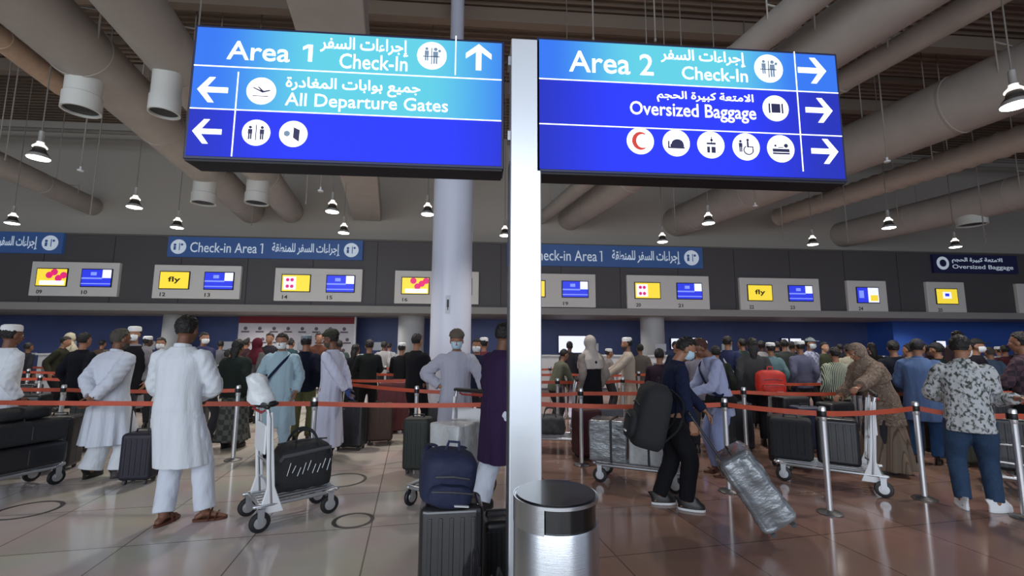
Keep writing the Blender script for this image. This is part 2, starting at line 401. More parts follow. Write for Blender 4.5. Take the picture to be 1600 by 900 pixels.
dR4 = duct(26.7, 21, 1, 'very wide beige air duct right of the right sign')
duct(20.0, 17.6, 1, 'ribbed flexible air duct under the very wide duct', s1=13.0, flex=True, m=mat('flex_duct', (196, 186, 174), .5, metal=.2))
dR6 = duct(15.7, 12.5, 1, 'lowest beige air duct above the check-in bulkhead at right', dz=4.3)
outlet(dR6, 1516, 325, 352, 37)
# flexible end cuff of the short duct
bm = nb(); c0, r, t = dR3; s = 7.0; seg = 24
loft(bm, [[dn * math.cos(2 * PI * j / seg) * (r + e) + V((0, 0, math.sin(2 * PI * j / seg) * (r + e))) + dd * (s + q - -3.0) for j in range(seg)] for q, e in [(k * .06, .0 if k % 2 else .07) for k in range(9)]])
link('flexible_cuff', bm, OUTM, t)
# long pipe along the top of the wall
for (u, v, xa, xb, lb) in ((100, 204, -20, PY(283, 212, 15.2).x, 'long grey pipe across the ceiling over the left counters'), (1490, 249, PY(1330, 240, 15.2).x, 28, 'long grey pipe across the ceiling over the right counters')):
    z = PY(u, v, 15.2).z
    bm = nb(); cyl(bm, (xa, 15.2, z), (xb, 15.2, z), .07, seg=16); cyl(bm, (xa, 15.35, z - .2), (xb, 15.35, z - .2), .03, seg=10)
    tag(link('pipe', bm, mat('pipe_paint', (140, 134, 126), .5)), lb, 'pipe', 'pipes near the ceiling')

# ------------------------------------------------------------------ pendant lamps
LAMPM = mat('lamp_lens', (255, 250, 240), .4, emit=9.0)
SHADE = mat('lamp_spun_metal', (215, 215, 212), .35, .6)
REFL = mat('lamp_lit_collar', (255, 246, 232), .4, emit=1.6)
DARKM = mat('lamp_dark_band', (40, 38, 38), .5)
lamp = None; LK = .73
def nudge(p):
    for c0, r, sa, sb, sq_ in DUCTS:
        q = V((p.x - c0.x, p.y - c0.y, 0)); l = q.dot(dn)
        if sa < q.dot(dd) < sb and .68 * r < abs(l) < 1.12 * r and not sq_: p = p + dn * math.copysign(1.14 * r - abs(l), l)
    return p
def lk(p): return [(r * LK, z * LK) for r, z in p]
def clear_top(x, y, zmin=5.0):
    """height a hanger can reach: the ceiling, or the underside of the duct above"""
    z = CEIL_Z
    for c0, r, sa, sb, sq_ in DUCTS:
        q = V((x, y, 0)) - V((c0.x, c0.y, 0)); s = q.dot(dd); l = abs(q.dot(dn))
        if sa < s < sb and l < r * 1.02 and c0.z > zmin: z = min(z, c0.z - (r * .55 if sq_ else .985 * math.sqrt(max(r * r - l * l, 0))) + .06)
    return z
LAMPS = [(60, 247, 'hanging left of the left sign beside the first outlet'), (19, 349, 'near the left edge over the cut-off blue sign'), (210, 324, 'between the outlet ducts left of the left sign'),
         (279, 356, 'just above the left end of the middle blue check-in sign'), (478, 262, 'directly under the middle of the left sign'), (519, 331, 'larger of the pair under the left sign'),
         (537, 364, 'smaller of the pair under the left sign'), (668, 335, 'half hidden by left side of round column'), (789, 368, 'half hidden by the steel sign post'),
         (888, 272, 'directly under left end of the right sign'), (1035, 378, 'above the right end of the blue check-in sign'), (1107, 349, 'centred beneath the right sign'),
         (1276, 285, 'under right corner of the right sign'), (1270, 382, 'low above the bulkhead right of the right sign'), (1389, 356, 'left of the lowest duct outlet'),
         (1493, 386, 'above the dark oversized baggage sign'), (1590, 165, 'large one cut by the right edge')]
for u, v, lb in LAMPS:
    zl = 4.5; dz = zl - CAM_H; r_ = ray(u, v); dep = dz / r_.z * r_.dot(fh)
    p = nudge(CAMP + r_ * (dz / r_.z))
    if lamp is None:
        lamp = empty('pendant_lamp', tuple(p))
        bm = nb(); lathe(bm, [(.009, .62 * LK), (.009, CEIL_Z - zl)], 10); link('suspension_rod', bm, mat('rod_grey', (128, 124, 118), .5), lamp)
        bm = nb(); lathe(bm, lk([(.001, .64), (.045, .63), (.05, .60), (.05, .40), (.07, .37), (.001, .36)]), 28); link('gear_box', bm, SHADE, lamp)
        bm = nb(); lathe(bm, lk([(.05, .385), (.07, .33), (.125, .27), (.13, .245), (.08, .25), (.05, .30)]), 32); link('upper_reflector', bm, REFL, lamp)
        bm = nb(); lathe(bm, lk([(.09, .26), (.11, .22), (.12, .15), (.17, .09), (.16, .085), (.1, .14), (.08, .2)]), 32); link('collar', bm, DARKM, lamp)
        bm = nb(); lathe(bm, lk([(.11, .12), (.17, .08), (.205, .012), (.205, 0), (.195, 0), (.16, .07), (.1, .11)]), 36); link('lamp_shade', bm, SHADE, lamp)
        bm = nb(); lathe(bm, lk([(.196, .004), (.19, -.012), (.12, -.03), (.001, -.036)]), 36); link('lens', bm, LAMPM, lamp)
        o = lamp
    else: o = copy_tree(lamp)
    o.location = p
    top = clear_top(p.x, p.y)
    if top < CEIL_Z - .01:
        rod = [c for c in o.children if c.name.startswith('suspension_rod')][0]
        bm = nb(); lathe(bm, [(.009, .62 * LK), (.009, top - zl)], 10); nm = link('x', bm, MATS['rod_grey']); rod.data = nm.data; bpy.data.objects.remove(nm)
    tag(o, 'lit bell-shaped pendant lamp ' + lb, 'pendant lamp', 'pendant lamps over the hall')
    ld = bpy.data.lights.new('pendant_light', 'SPOT'); ld.energy = 160; ld.spot_size = R(120); ld.spot_blend = .6; ld.color = (1, .95, .88); ld.shadow_soft_size = .18
    lo = bpy.data.objects.new('pendant_light', ld); C.objects.link(lo); lo.location = (0, 0, -.06); lo.parent = o
# sprinkler and hanger rods: (u, v of lower end, depth, knob)
ROD = mat('hanger_rod', (150, 144, 136), .5)
RODS = [(126, 264, 8.5, 1, 'beside the wide duct outlet'), (141, 335, 10, 0, 'longest one left of the left sign'), (8, 250, 9, 0, 'at the left edge'), (478, 318, 9, 0, 'under the lamp below the left sign'), (501, 296, 8.5, 1, 'right of the lamp under the left sign'),
        (400, 352, 13, 0, 'below the small duct outlet'), (1386, 250, 8, 1, 'right of the right sign'), (1180, 320, 10, 1, 'under the right sign'), (1055, 362, 12, 0, 'beside the lamp over the blue sign'), (1216, 378, 13, 0, 'above the bulkhead under the right sign'), (1325, 378, 12.5, 0, 'dropping from the right sign corner'), (1540, 380, 12, 0, 'right of the lamp over the baggage sign'), (927, 62, 6, 0, 'rising from the right sign top'), (1024, 64, 6, 0, 'rising from the middle of the right sign top'), (545, 44, 6, 0, 'rising from the left sign top')]
for u, v, d, knob, lb in RODS:
    z = zat(u, v, d); p = nudge(AT(u, d, z))
    t = empty('hanging_rod', tuple(p), 0, 'thin metal rod hanging from the ceiling, ' + lb, 'rod', 'rods hanging from the ceiling')
    bm = nb(); cyl(bm, (0, 0, .03), (0, 0, max(clear_top(p.x, p.y, z + .6) - z, .3)), .012, seg=8); link('rod', bm, ROD, t)
    bm = nb()
    if knob: lathe(bm, [(.001, -.05), (.05, -.045), (.055, -.02), (.02, 0), (.016, .05), (.001, .06)], 16)
    else: lathe(bm, [(.001, -.012), (.018, -.01), (.018, .03), (.001, .04)], 12)
    link('end_fitting', bm, WHITEP if knob else ROD, t)

# ------------------------------------------------------------------ bulkhead signs and screens
YS = YF - .06
def brect(u0, v0, u1, v1, y=YS):
    um, vm = (u0 + u1) / 2, (v0 + v1) / 2
    return PY(u0, vm, y).x, PY(u1, vm, y).x, PY(um, v1, y).z, PY(um, v0, y).z
BLUES = mat('blue_sign_panel', (58, 92, 150), .5, emit=.18)
NAVYS = mat('navy_sign_panel', (28, 32, 78), .5, emit=.08)
SIGNW = mat('sign_lettering_pale', (205, 218, 232), .5, emit=.35)
def checkin_sign(u0, v0, u1, v1, label, left=True, icon_l=True, icon_r=True, latin=True):
    x0, x1, z0, z1 = brect(u0, v0, u1, v1); t = empty('check_in_sign', ((x0 + x1) / 2, YS, z0), 0, label, 'sign', 'blue check-in area signs'); t0 = V(t.location)
    X0, X1, H = x0 - t0.x, x1 - t0.x, z1 - z0; W = X1 - X0
    bm = nb(); box(bm, (X0, -.04, 0), (X1, .058, H)); link('panel', bm, BLUES, t, smooth=False)
    q = H * .36
    for ok, x in ((icon_l, X0 + H * .5), (icon_r, X1 - H * .55)):
        if not ok: continue
        bm = nb(); disc(bm, x, H / 2, q, -.041, .006); c = link('pictogram', bm, SIGNW, t, smooth=False)
        bm = nb(); disc(bm, x - q * .45, H / 2 + q * .25, q * .18, -.048, .004, 10); box(bm, (x - q * .6, -.052, H / 2 - q * .45), (x - q * .3, -.048, H / 2 + q * .05)); box(bm, (x + .1 * q, -.052, H / 2 - q * .5), (x + q * .2, -.048, H / 2 + q * .5)); disc(bm, x + q * .45, H / 2 + q * .3, q * .16, -.048, .004, 10); link('figure', bm, BLUES, c, smooth=False)
    xa = X0 + H * 1.05; xb = X1 - H * 1.1; zc0, zc1 = H * .24, H * .74
    if latin:
        xe = xa + (xb - xa) * .44; put_text('Check-in Area', 'lettering', xa, xe, zc0, zc1, -.041, SIGNW, t, bold=.005, thick=.006); digit_one(xe + .1, xe + .2, zc0, zc1, -.041, SIGNW, t)
        put_text(arabic('إجراءات السفر للمنطقة'), 'arabic_lettering', xa + (xb - xa) * .54, xb, H * .16, H * .8, -.041, SIGNW, t, bold=.02, thick=.006)
    else: put_text(arabic('إجراءات السفر للمنطقة'), 'arabic_lettering', xb - (X1 - X0) * .8, xb, H * .16, H * .8, -.041, SIGNW, t, bold=.02, thick=.006)
checkin_sign(-190, 361, 100, 394, 'blue check-in area sign on the bulkhead, cut by the left edge')
checkin_sign(263, 373, 567, 404, 'blue check-in area sign above the two yellow screens, under the left sign')
checkin_sign(792, 384, 1097, 417, 'blue check-in area sign right of the steel sign post')
x0, x1, z0, z1 = brect(1457, 399, 1588, 427)
t = empty('baggage_sign', ((x0 + x1) / 2, YS, z0), 0, 'small dark navy oversized baggage sign at right of the bulkhead', 'sign'); W = x1 - x0; H = z1 - z0
bm = nb(); box(bm, (-W / 2, -.04, 0), (W / 2, .058, H)); link('panel', bm, NAVYS, t, smooth=False)
bm = nb(); disc(bm, -W / 2 + H * .55, H * .52, H * .36, -.041, .006); o = link('pictogram', bm, SIGNW, t, smooth=False)
bm = nb(); disc(bm, -W / 2 + H * .55, H * .52, H * .2, -.048, .004, 20); link('figure', bm, NAVYS, o, smooth=False)
put_text('Oversized Baggage', 'lettering', -W / 2 + H * 1.1, W / 2 - H * .3, H * .16, H * .46, -.041, SIGNW, t, bold=.004, thick=.006)
put_text(arabic('الامتعة كبيرة الحجم'), 'arabic_lettering', -W / 2 + H * 1.1, W / 2 - H * .9, H * .52, H * .86, -.041, SIGNW, t, bold=.02, thick=.006)

PANG = mat('screen_surround_grey', (240, 236, 230), .55)
SY = mat('screen_yellow', (235, 208, 60), .4, emit=.9)
SB = mat('screen_blue', (40, 52, 200), .4, emit=1.1)
SWH = mat('screen_white', (226, 230, 255), .4, emit=1.0)
SMG = mat('screen_magenta', (205, 40, 110), .4, emit=.9)
SDK = mat('screen_dark_text', (60, 50, 30), .5, emit=.1)
SPB = mat('screen_pale_blue', (120, 140, 235), .4, emit=1.0)
def screens(u0, v0, u1, v1, label, kinds, nums, seed=0):
    x0, x1, z0, z1 = brect(u0, v0, u1, v1); t = empty('display_panel', ((x0 + x1) / 2, YS, z0), 0, label, 'display panel', 'screen panels on the bulkhead')
    W = x1 - x0; H = z1 - z0
    bm = nb(); box(bm, (-W / 2, -.06, 0), (W / 2, .058, H)); link('surround', bm, PANG, t, bevel=.012)
    n = len(kinds)
    for i, kd in enumerate(kinds):
        cx = (-W * .255 if i == 0 else W * .255) if n == 2 else 0
        sw = .92 if n == 2 else .86; sh = .56; cz = H * .54
        bm = nb(); box(bm, (cx - sw / 2 - .03, -.085, cz - sh / 2 - .03), (cx + sw / 2 + .03, -.05, cz + sh / 2 + .03)); s = link('screen', bm, BLACKP, t, bevel=.008)
        L, Rr, B, T = cx - sw / 2, cx + sw / 2, cz - sh / 2, cz + sh / 2; y = -.087
        def rect(a, b, c, d, m_, yy=0, nm='image'):
            q = nb(); box(q, (L + a * sw, y - .003 - yy, B + c * sh), (L + b * sw, y - yy, B + d * sh)); link(nm, q, m_, s, smooth=False)
        if kd == 'blue':
            rect(0, 1, 0, 1, SB); rect(.7, 1, .5, 1, SWH, .004); rect(0, .7, .43, .52, SPB, .004); rect(0, 1, .12, .18, SPB, .004); rect(.3, .5, .65, .85, SPB, .004)
        elif kd == 'yellow':
            rect(0, 1, 0, 1, SY)
            put_text('fly', 'lettering', L + sw * .28, Rr - sw * .28, B + sh * .3, T - sh * .28, y - .004, SDK, s, bold=.02, thick=.004)
        elif kd == 'promo':
            rect(0, 1, 0, 1, SY); q = nb()
            for k in range(4): disc(q, L + sw * (.42 + .16 * k), B + sh * (.45 + .18 * ((k * 7 + seed) % 3)), sh * .2, y - .003, .004, 12)
            link('image', q, SMG, s, smooth=False); rect(.12, .95, .05, .3, SWH, .008)
        elif kd == 'logo':
            rect(0, 1, 0, 1, SY); rect(.05, .5, .1, .9, SWH, .004); q = nb()
            for k in range(4): disc(q, L + sw * (.2 + .16 * (k % 2)), B + sh * (.3 + .4 * (k // 2)), sh * .11, y - .008, .004, 10)
            link('image', q, SMG, s, smooth=False)
        elif kd == 'split':
            rect(0, .5, 0, 1, SB); rect(.5, 1, 0, 1, SWH); rect(.6, .95, .1, .5, SY, .004); rect(.08, .3, .3, .8, SPB, .004)
        elif kd == 'list':
            rect(0, 1, 0, 1, SY); rect(.3, .7, .35, .8, SWH, .004); rect(.4, .6, .5, .7, SB, .008)
        if nums[i]: put_text(nums[i], 'counter_number', L + .02, L + .2, .07, .2, -.061, SDK, t, bold=.02, thick=.004)
screens(50, 410, 187, 463, 'grey display panel with magenta and blue screens, second blue sign beside it', ('promo', 'blue'), ('09', '10'), 1)
screens(241, 415, 377, 467, 'grey display panel with plain yellow screen under the left blue check-in sign', ('yellow', 'blue'), ('12', '13'))
screens(430, 420, 566, 471, 'grey display panel with yellow logo screen left of the round column', ('logo', 'blue'), ('14', '15'))
screens(617, 424, 748, 475, 'grey display panel partly hidden behind the round column', ('promo', 'blue'), ('16', '17'), 2)
screens(798, 428, 930, 480, 'grey display panel partly hidden behind the steel sign post', ('yellow', 'blue'), ('18', '19'))
screens(979, 431, 1107, 483, 'grey display panel with yellow logo screen below the blue sign end', ('logo', 'blue'), ('20', '21'))
screens(1155, 435, 1279, 486, 'grey display panel with small-print yellow screen, left of the single-screen panels', ('yellow', 'blue'), ('22', '23'))
screens(1323, 439, 1384, 488, 'square grey panel with one blue and white screen', ('split',), ('24',))
screens(1447, 441, 1506, 490, 'square grey panel with one pale yellow screen below the baggage sign', ('list',), ('25',))
screens(1588, 444, 1650, 491, 'square grey panel cut by the right edge of the bulkhead', ('blue',), ('26',))

# ------------------------------------------------------------------ under the ledge: banner wall, counters, screens
x0, x1 = PY(372, 520, 18.2).x, PY(555, 520, 18.2).x
t = empty('banner_wall', ((x0 + x1) / 2, 18.2, 0), 0, 'white banner wall with red band and rows of faint emblems behind the counters', 'banner'); W = x1 - x0
bm = nb(); box(bm, (-W / 2, 0, 0), (W / 2, .08, ZB - .02)); link('panel', bm, mat('banner_white', (214, 208, 212), .6), t, smooth=False)
bm = nb(); box(bm, (-W / 2, -.01, ZB - .3), (W / 2, 0, ZB - .03)); link('red_band', bm, mat('banner_red', (132, 34, 44), .6), t, smooth=False)
EMB = mat('emblem_grey', (108, 96, 104), .7); 
for r_ in range(3):
    bm = nb()
    for k in range(8):
        x = -W / 2 + W * (k + .5 + (.25 if r_ % 2 else 0)) / 8.3; z = ZB - .55 - r_ * .42
        disc(bm, x, z + .05, .07, -.002, .006, 12); box(bm, (x - .15, -.008, z - .11), (x + .15, -.002, z - .05))
    link('emblem_row', bm, EMB, t, smooth=False)['kind'] = 'stuff'
bm = nb(); box(bm, (W / 2 - .04, -.03, 0), (W / 2 + .02, .1, ZB - .02)); link('edge_post', bm, WHITEP, t, smooth=False)
CW = mat('counter_white', (205, 206, 210), .4)
CDK = mat('counter_front_grey', (120, 120, 128), .5)
cx = -17.0; k = 0; proto = None
for k_ in range(9):  # unseen fill spots added under the ledge to brighten counters and back wall
    ld = bpy.data.lights.new('soffit_downlight', 'SPOT'); ld.energy = 70; ld.spot_size = R(150); ld.spot_blend = .8; ld.color = (1, .97, .93); ld.shadow_soft_size = .06
    lo = bpy.data.objects.new('soffit_downlight', ld); C.objects.link(lo); lo.location = (-17 + k_ * 4.4, 17.0, ZB - .04)
NTH = ['first', 'second', 'third', 'fourth', 'fifth', 'sixth', 'seventh', 'eighth', 'ninth', 'tenth', 'eleventh', 'twelfth', 'thirteenth', 'fourteenth', 'fifteenth', 'sixteenth', 'seventeenth', 'eighteenth']
while cx < 21:
    if proto is None:
        proto = empty('check_in_counter', (cx, 14.9, 0))
        bm = nb(); box(bm, (-.85, -.28, .08), (.85, .32, 1.1)); link('body', bm, CW, proto, bevel=.02)
        bm = nb(); box(bm, (-.9, -.33, 1.1), (.9, .36, 1.15)); link('worktop', bm, CW, proto, bevel=.012)
        bm = nb(); box(bm, (-.8, -.24, 0), (.8, .28, .08)); link('plinth', bm, CDK, proto, smooth=False)
        bm = nb(); box(bm, (-.7, -.295, .35), (.1, -.282, .9)); link('front_panel', bm, CDK, proto, bevel=.004)
        o = proto
    else: o = copy_tree(proto)
    o.location = (cx, 14.9, 0); tag(o, 'white check-in counter in the back row, %s from the left' % NTH[k], 'counter', 'check-in counters')
    m0 = empty('computer_monitor', (cx - .3, 14.95, 1.15), R(8 * (k % 3 - 1)), 'pale computer monitor on the %s check-in counter from the left' % NTH[k], 'monitor', 'monitors on the check-in counters')
    bm = nb(); cyl(bm, (0, 0, 0), (0, 0, .015), .1); cyl(bm, (0, .02, .01), (0, .02, .2), .018); link('stand', bm, BLACKP, m0)
    bm = nb(); box(bm, (-.2, -.015, .12), (.2, .015, .38)); link('screen', bm, mat('monitor_shell', (150, 154, 162), .4), m0, bevel=.006)
    cx += 2.35; k += 1
def wall_screen(u0, v0, u1, v1, y, label):
    x0, x1, z0, z1 = brect(u0, v0, u1, v1, y); t = empty('wall_screen', ((x0 + x1) / 2, y, z0), 0, label, 'screen', 'bright screens on the back wall'); W = x1 - x0; H = z1 - z0
    bm = nb(); box(bm, (-W / 2 - .03, 0, -.03), (W / 2 + .03, .06, H + .03)); link('bezel', bm, BLACKP, t, bevel=.01)
    bm = nb(); box(bm, (-W / 2, -.004, 0), (W / 2, 0, H)); link('lit_face', bm, SWH, t, smooth=False)
wall_screen(873, 525, 915, 551, 19.4, 'bright white screen on the blue wall right of the steel post')
wall_screen(1049, 529, 1062, 545, 19.4, 'small bright screen on the blue wall, left one of two')
wall_screen(1070, 528, 1096, 543, 19.4, 'wider bright screen beside the small one on the blue wall')
wall_screen(1222, 529, 1232, 549, 19.4, 'narrow bright screen above the grey shirted man')
wall_screen(1235, 529, 1252, 545, 19.4, 'square bright screen behind the white capped man')
wall_screen(1464, 533, 1478, 548, 18.1, 'small pale screen low on the royal blue wall')
wall_screen(1477, 556, 1492, 572, 17.2, 'white notice screen beside the patterned shirt man')
# ------------------------------------------------------------------ the two lit wayfinding signs on their steel post
YN = 2.6
def X(u, v): return PY(u, v, YN).x
def Z(u, v): return PY(u, v, YN).z
LITW = mat('lit_white', (250, 253, 255), .4, emit=1.15)
def lit_grad(name, ca, cb, xc, sc_, st):
    """backlit acrylic, brighter and greener over the tube in its middle"""
    m = bpy.data.materials.new(name); m.use_nodes = True; nt = m.node_tree; b = nt.nodes['Principled BSDF']
    tc = nt.nodes.new('ShaderNodeTexCoord'); sp = nt.nodes.new('ShaderNodeSeparateXYZ'); nt.links.new(tc.outputs['Object'], sp.inputs[0])
    s = nt.nodes.new('ShaderNodeMath'); s.operation = 'SUBTRACT'; s.inputs[1].default_value = xc; nt.links.new(sp.outputs[0], s.inputs[0])
    a = nt.nodes.new('ShaderNodeMath'); a.operation = 'ABSOLUTE'; nt.links.new(s.outputs[0], a.inputs[0])
    mr = nt.nodes.new('ShaderNodeMapRange'); mr.interpolation_type = 'SMOOTHSTEP'; mr.inputs[2].default_value = sc_; mr.inputs[1].default_value = sc_ * .3; nt.links.new(a.outputs[0], mr.inputs[0])
    mx = nt.nodes.new('ShaderNodeMix'); mx.data_type = 'RGBA'; nt.links.new(mr.outputs[0], mx.inputs[0]); mx.inputs[6].default_value = lin(cb); mx.inputs[7].default_value = lin(ca)
    nt.links.new(mx.outputs[2], b.inputs['Emission Color']); b.inputs['Emission Strength'].default_value = st
    b.inputs['Base Color'].default_value = (.02, .03, .08, 1); b.inputs['Roughness'].default_value = .6; b.inputs['Specular IOR Level'].default_value = .1
    return m
SFR = mat('sign_housing', (20, 28, 66), .4); SUN = mat('sign_underside', (24, 22, 26), .6)
def near_sign(u0, u1, vt, vb, label, cyan_mid, xc, sc_):
    um = (u0 + u1) / 2
    x0, x1 = X(u0, (vt + vb) / 2), X(u1, (vt + vb) / 2); z1, z0 = Z(um, vt), Z(um, vb)
    t = empty('wayfinding_sign', (0, YN, 0), 0, label, 'sign', 'backlit wayfinding signs')
    bm = nb(); box(bm, (x0, 0, z0), (x1, .17, z1)); link('housing', bm, SFR, t, bevel=.006)
    bm = nb(); box(bm, (x0 + .01, .005, z0 - .012), (x1 - .01, .165, z0 + .001)); link('underside', bm, SUN, t, smooth=False)
    rows = [z1 + (z0 - z1) * f for f in cyan_mid]
    f = .018
    cyan = lit_grad('lit_cyan_%d' % u0, (46, 116, 236), (96, 208, 224), xc, sc_, 1.0)
    blue = lit_grad('lit_blue_%d' % u0, (22, 30, 176), (30, 44, 250), xc, sc_ * 1.2, 1.0)
    def face(za, zb, m, xa=None, xb=None, y=-.004):
        q = nb(); box(q, (xa or x0 + f, y, za), (xb or x1 - f, .001, zb)); return link('lit_face', q, m, t, smooth=False)
    def rule(za=None, xa=None, u=None, v=None, w_=.006):
        q = nb()
        if za is not None: box(q, (x0 + f, -.007, za - w_ / 2), (x1 - f, -.004, za + w_ / 2))
        link('divider_line', q, LITW, t, smooth=False)
    def vrule(u, v0, v1):
        q = nb(); x = X(u, (v0 + v1) / 2); za, zb = Z(u, v1), Z(u, v0)
        box(q, (x - .003, -.007, za), (x + .003, -.004, zb)); link('divider_line', q, LITW, t, smooth=False)
    return t, (x0, x1, z0, z1, f), rows, cyan, blue, face, rule, vrule
def ptext(t, s, a, b, c, d, ar=False, name='lettering', bold=.012):
    return put_text(arabic(s) if ar else s, name, X(a, (b + d) / 2), X(c, (b + d) / 2), Z((a + c) / 2, d), Z((a + c) / 2, b), -.005, LITW, t, bold=bold, thick=.003)
def arrow(t, u, v, s, ang):
    """arrow pictogram centred on pixel, s px half-size, ang degrees (0 = right, 90 = up)"""
    cx, cz = X(u, v), Z(u, v); k = abs(X(u + s, v) - cx)
    shp = [((-1, -.17), (.5, -.17), (.5, .17), (-1, .17))]
    hd = [(1.05, 0), (.3, -.95), (-.12, -.95), (.38, -.17), (.38, .17), (-.12, .95), (.3, .95)]
    bm = nb(); ca, sa = math.cos(R(ang)), math.sin(R(ang))
    rot = lambda p: (cx + (p[0] * ca - p[1] * sa) * k, cz + (p[0] * sa + p[1] * ca) * k)
    pts = [(-1, -.2), (.42, -.2), (-.12, -.95), (.28, -.95), (1.08, 0), (.28, .95), (-.12, .95), (.42, .2), (-1, .2)]
    # split into convex pieces so the flat outline stays clean
    for q in ([(-1, -.2), (.6, -.2), (.6, .2), (-1, .2)], [(-.1, -.95), (.3, -.95), (1.08, 0), (.6, 0)], [(.6, 0), (1.08, 0), (.3, .95), (-.1, .95)]):
        poly(bm, [rot(p) for p in q], -.004, .003)
    return link('arrow', bm, LITW, t, smooth=False)
ICN = mat('pictogram_navy', (28, 26, 70), .5, emit=.25); ICR = mat('pictogram_red', (190, 50, 36), .5, emit=.5)
ICG = mat('pictogram_grey', (110, 130, 150), .5, emit=.4)
def picto(t, u, v, rpx, kind):
    cx, cz = X(u, v), Z(u, v); k = abs(X(u + rpx, v) - cx)
    bm = nb(); disc(bm, cx, cz, k, -.004, .003); c = link('pictogram_disc', bm, LITW, t, smooth=False)
    Y = -.0075; th = .0015
    def rc(bm, a, b, c_, d): poly(bm, [(cx + a * k, cz + b * k), (cx + c_ * k, cz + b * k), (cx + c_ * k, cz + d * k), (cx + a * k, cz + d * k)], Y, th)
    def dc(bm, a, b, r, n=16): disc(bm, cx + a * k, cz + b * k, r * k, Y, th, n)
    def pg(bm, pts): poly(bm, [(cx + p[0] * k, cz + p[1] * k) for p in pts], Y, th)
    def man(bm, x, z, s):
        dc(bm, x, z + .42 * s, .12 * s, 12); rc(bm, x - .16 * s, z - .1 * s, x + .16 * s, z + .27 * s); rc(bm, x - .13 * s, z - .55 * s, x - .02 * s, z - .1 * s); rc(bm, x + .02 * s, z - .55 * s, x + .13 * s, z - .1 * s)
    bm = nb(); m = ICN
    if kind == 'checkin':
        m = ICG; man(bm, -.35, .1, .9); man(bm, .25, 0, 1.1); rc(bm, -.6, -.12, .55, -.04); rc(bm, -.05, -.65, .03, .55); dc(bm, .52, .35, .1)
    elif kind == 'plane':
        pg(bm, [(-.6, .22), (-.5, .25), (.1, -.02), (.6, .1), (.62, .02), (.1, -.14)]); pg(bm, [(-.25, .3), (-.15, .3), (.2, -.02), (.05, -.05)]); rc(bm, -.55, -.42, .5, -.37)
    elif kind == 'toilets':
        man(bm, -.42, 0, .95); man(bm, .42, 0, .95); rc(bm, -.03, -.6, .03, .6)
    elif kind == 'cards':
        pg(bm, [(0, -.3), (.42, -.6), (.45, .3), (.02, .5)]); o = nb(); disc(o, cx - .45 * k, cz, .22 * k, Y, th, 14); link('pictogram_figure', o, ICG, c, smooth=False)
    elif kind == 'crescent':
        m = ICR; n = 20; out = []
        A = [(.62 * math.cos(a), .68 * math.sin(a)) for a in [R(55 + 250 * i / n) for i in range(n + 1)]]
        B = [(.16 + .47 * math.cos(a), .52 * math.sin(a)) for a in [R(62 + 236 * i / n) for i in range(n + 1)]]
        for i in range(n): pg(bm, [A[i], A[i + 1], B[i + 1], B[i]])
    elif kind == 'mosque':
        pg(bm, [(.45 * math.cos(R(a)) + .08, .38 * math.sin(R(a)) - .1) for a in range(0, 181, 15)]); rc(bm, -.45, -.32, .55, -.1); rc(bm, -.62, -.4, -.52, .12); rc(bm, -.62, -.42, .6, -.32)
    elif kind == 'bagman':
        rc(bm, -.3, -.6, -.1, -.15); rc(bm, .02, -.6, .32, -.15); rc(bm, -.32, .02, .35, .16); dc(bm, .05, .35, .1); rc(bm, .02, .1, .07, .6)
    elif kind == 'chair':
        man(bm, -.42, .05, .8); dc(bm, .12, .5, .1, 10); rc(bm, .05, -.05, .18, .4); rc(bm, .1, -.05, .5, .03); rc(bm, .45, -.4, .52, 0); n = 18
        for i in range(n):
            a, b = R(120 + 260 * i / n), R(120 + 260 * (i + 1) / n); pg(bm, [(.15 + .38 * math.cos(a), -.25 + .36 * math.sin(a)), (.15 + .38 * math.cos(b), -.25 + .36 * math.sin(b)), (.15 + .3 * math.cos(b), -.25 + .28 * math.sin(b)), (.15 + .3 * math.cos(a), -.25 + .28 * math.sin(a))])
    elif kind == 'belt':
        rc(bm, -.62, -.42, .62, -.3); rc(bm, -.62, -.25, .62, -.02); dc(bm, -.4, .2, .08); dc(bm, .38, .22, .15); rc(bm, -.2, .05, .2, .1)
    elif kind == 'bag':
        rc(bm, -.34, -.36, .34, .34); rc(bm, -.56, -.4, -.44, .36); rc(bm, .44, -.4, .56, .36)
    link('pictogram_figure', bm, m, c, smooth=False)

t, (x0, x1, z0, z1, f), rows, cyan, blue, face, rule, vrule = near_sign(294, 788, 51, 256, 'large backlit blue sign reading Area 1 Check-In and All Departure Gates', (.315, .635), X(580, 130), .95)
face(rows[0], z1 - f, cyan); face(rows[1], rows[0], cyan); face(z0 + f, rows[1], blue); rule(rows[0]); rule(rows[1])
vrule(712, 57, 118); vrule(368, 113, 245)
ptext(t, 'Area', 356, 67, 454, 96, bold=.006); digit_one(X(474, 82), X(489, 82), Z(482, 97), Z(482, 71), -.005, LITW, t); ptext(t, 'إجراءات السفر', 501, 61, 638, 87, True, 'arabic_lettering'); ptext(t, 'Check-In', 531, 87, 637, 110, bold=.003)
picto(t, 675, 88, 23, 'checkin'); arrow(t, 748, 91, 21, 90)
arrow(t, 334, 141, 23, 180); picto(t, 409, 143, 23, 'plane')
ptext(t, 'جميع بوابات المغادرة', 447, 125, 657, 150, True, 'arabic_lettering'); ptext(t, 'All Departure Gates', 446, 151, 700, 177, bold=.003)
arrow(t, 325, 206, 22, 180); picto(t, 401, 208, 22, 'toilets'); picto(t, 459, 210, 22, 'cards')
t2, (x0, x1, z0, z1, f), rows, cyan, blue, face, rule, vrule = near_sign(838, 1315, 71, 276, 'large backlit blue sign reading Area 2 Check-In and Oversized Baggage', (.32, .655), X(1060, 130), .85)
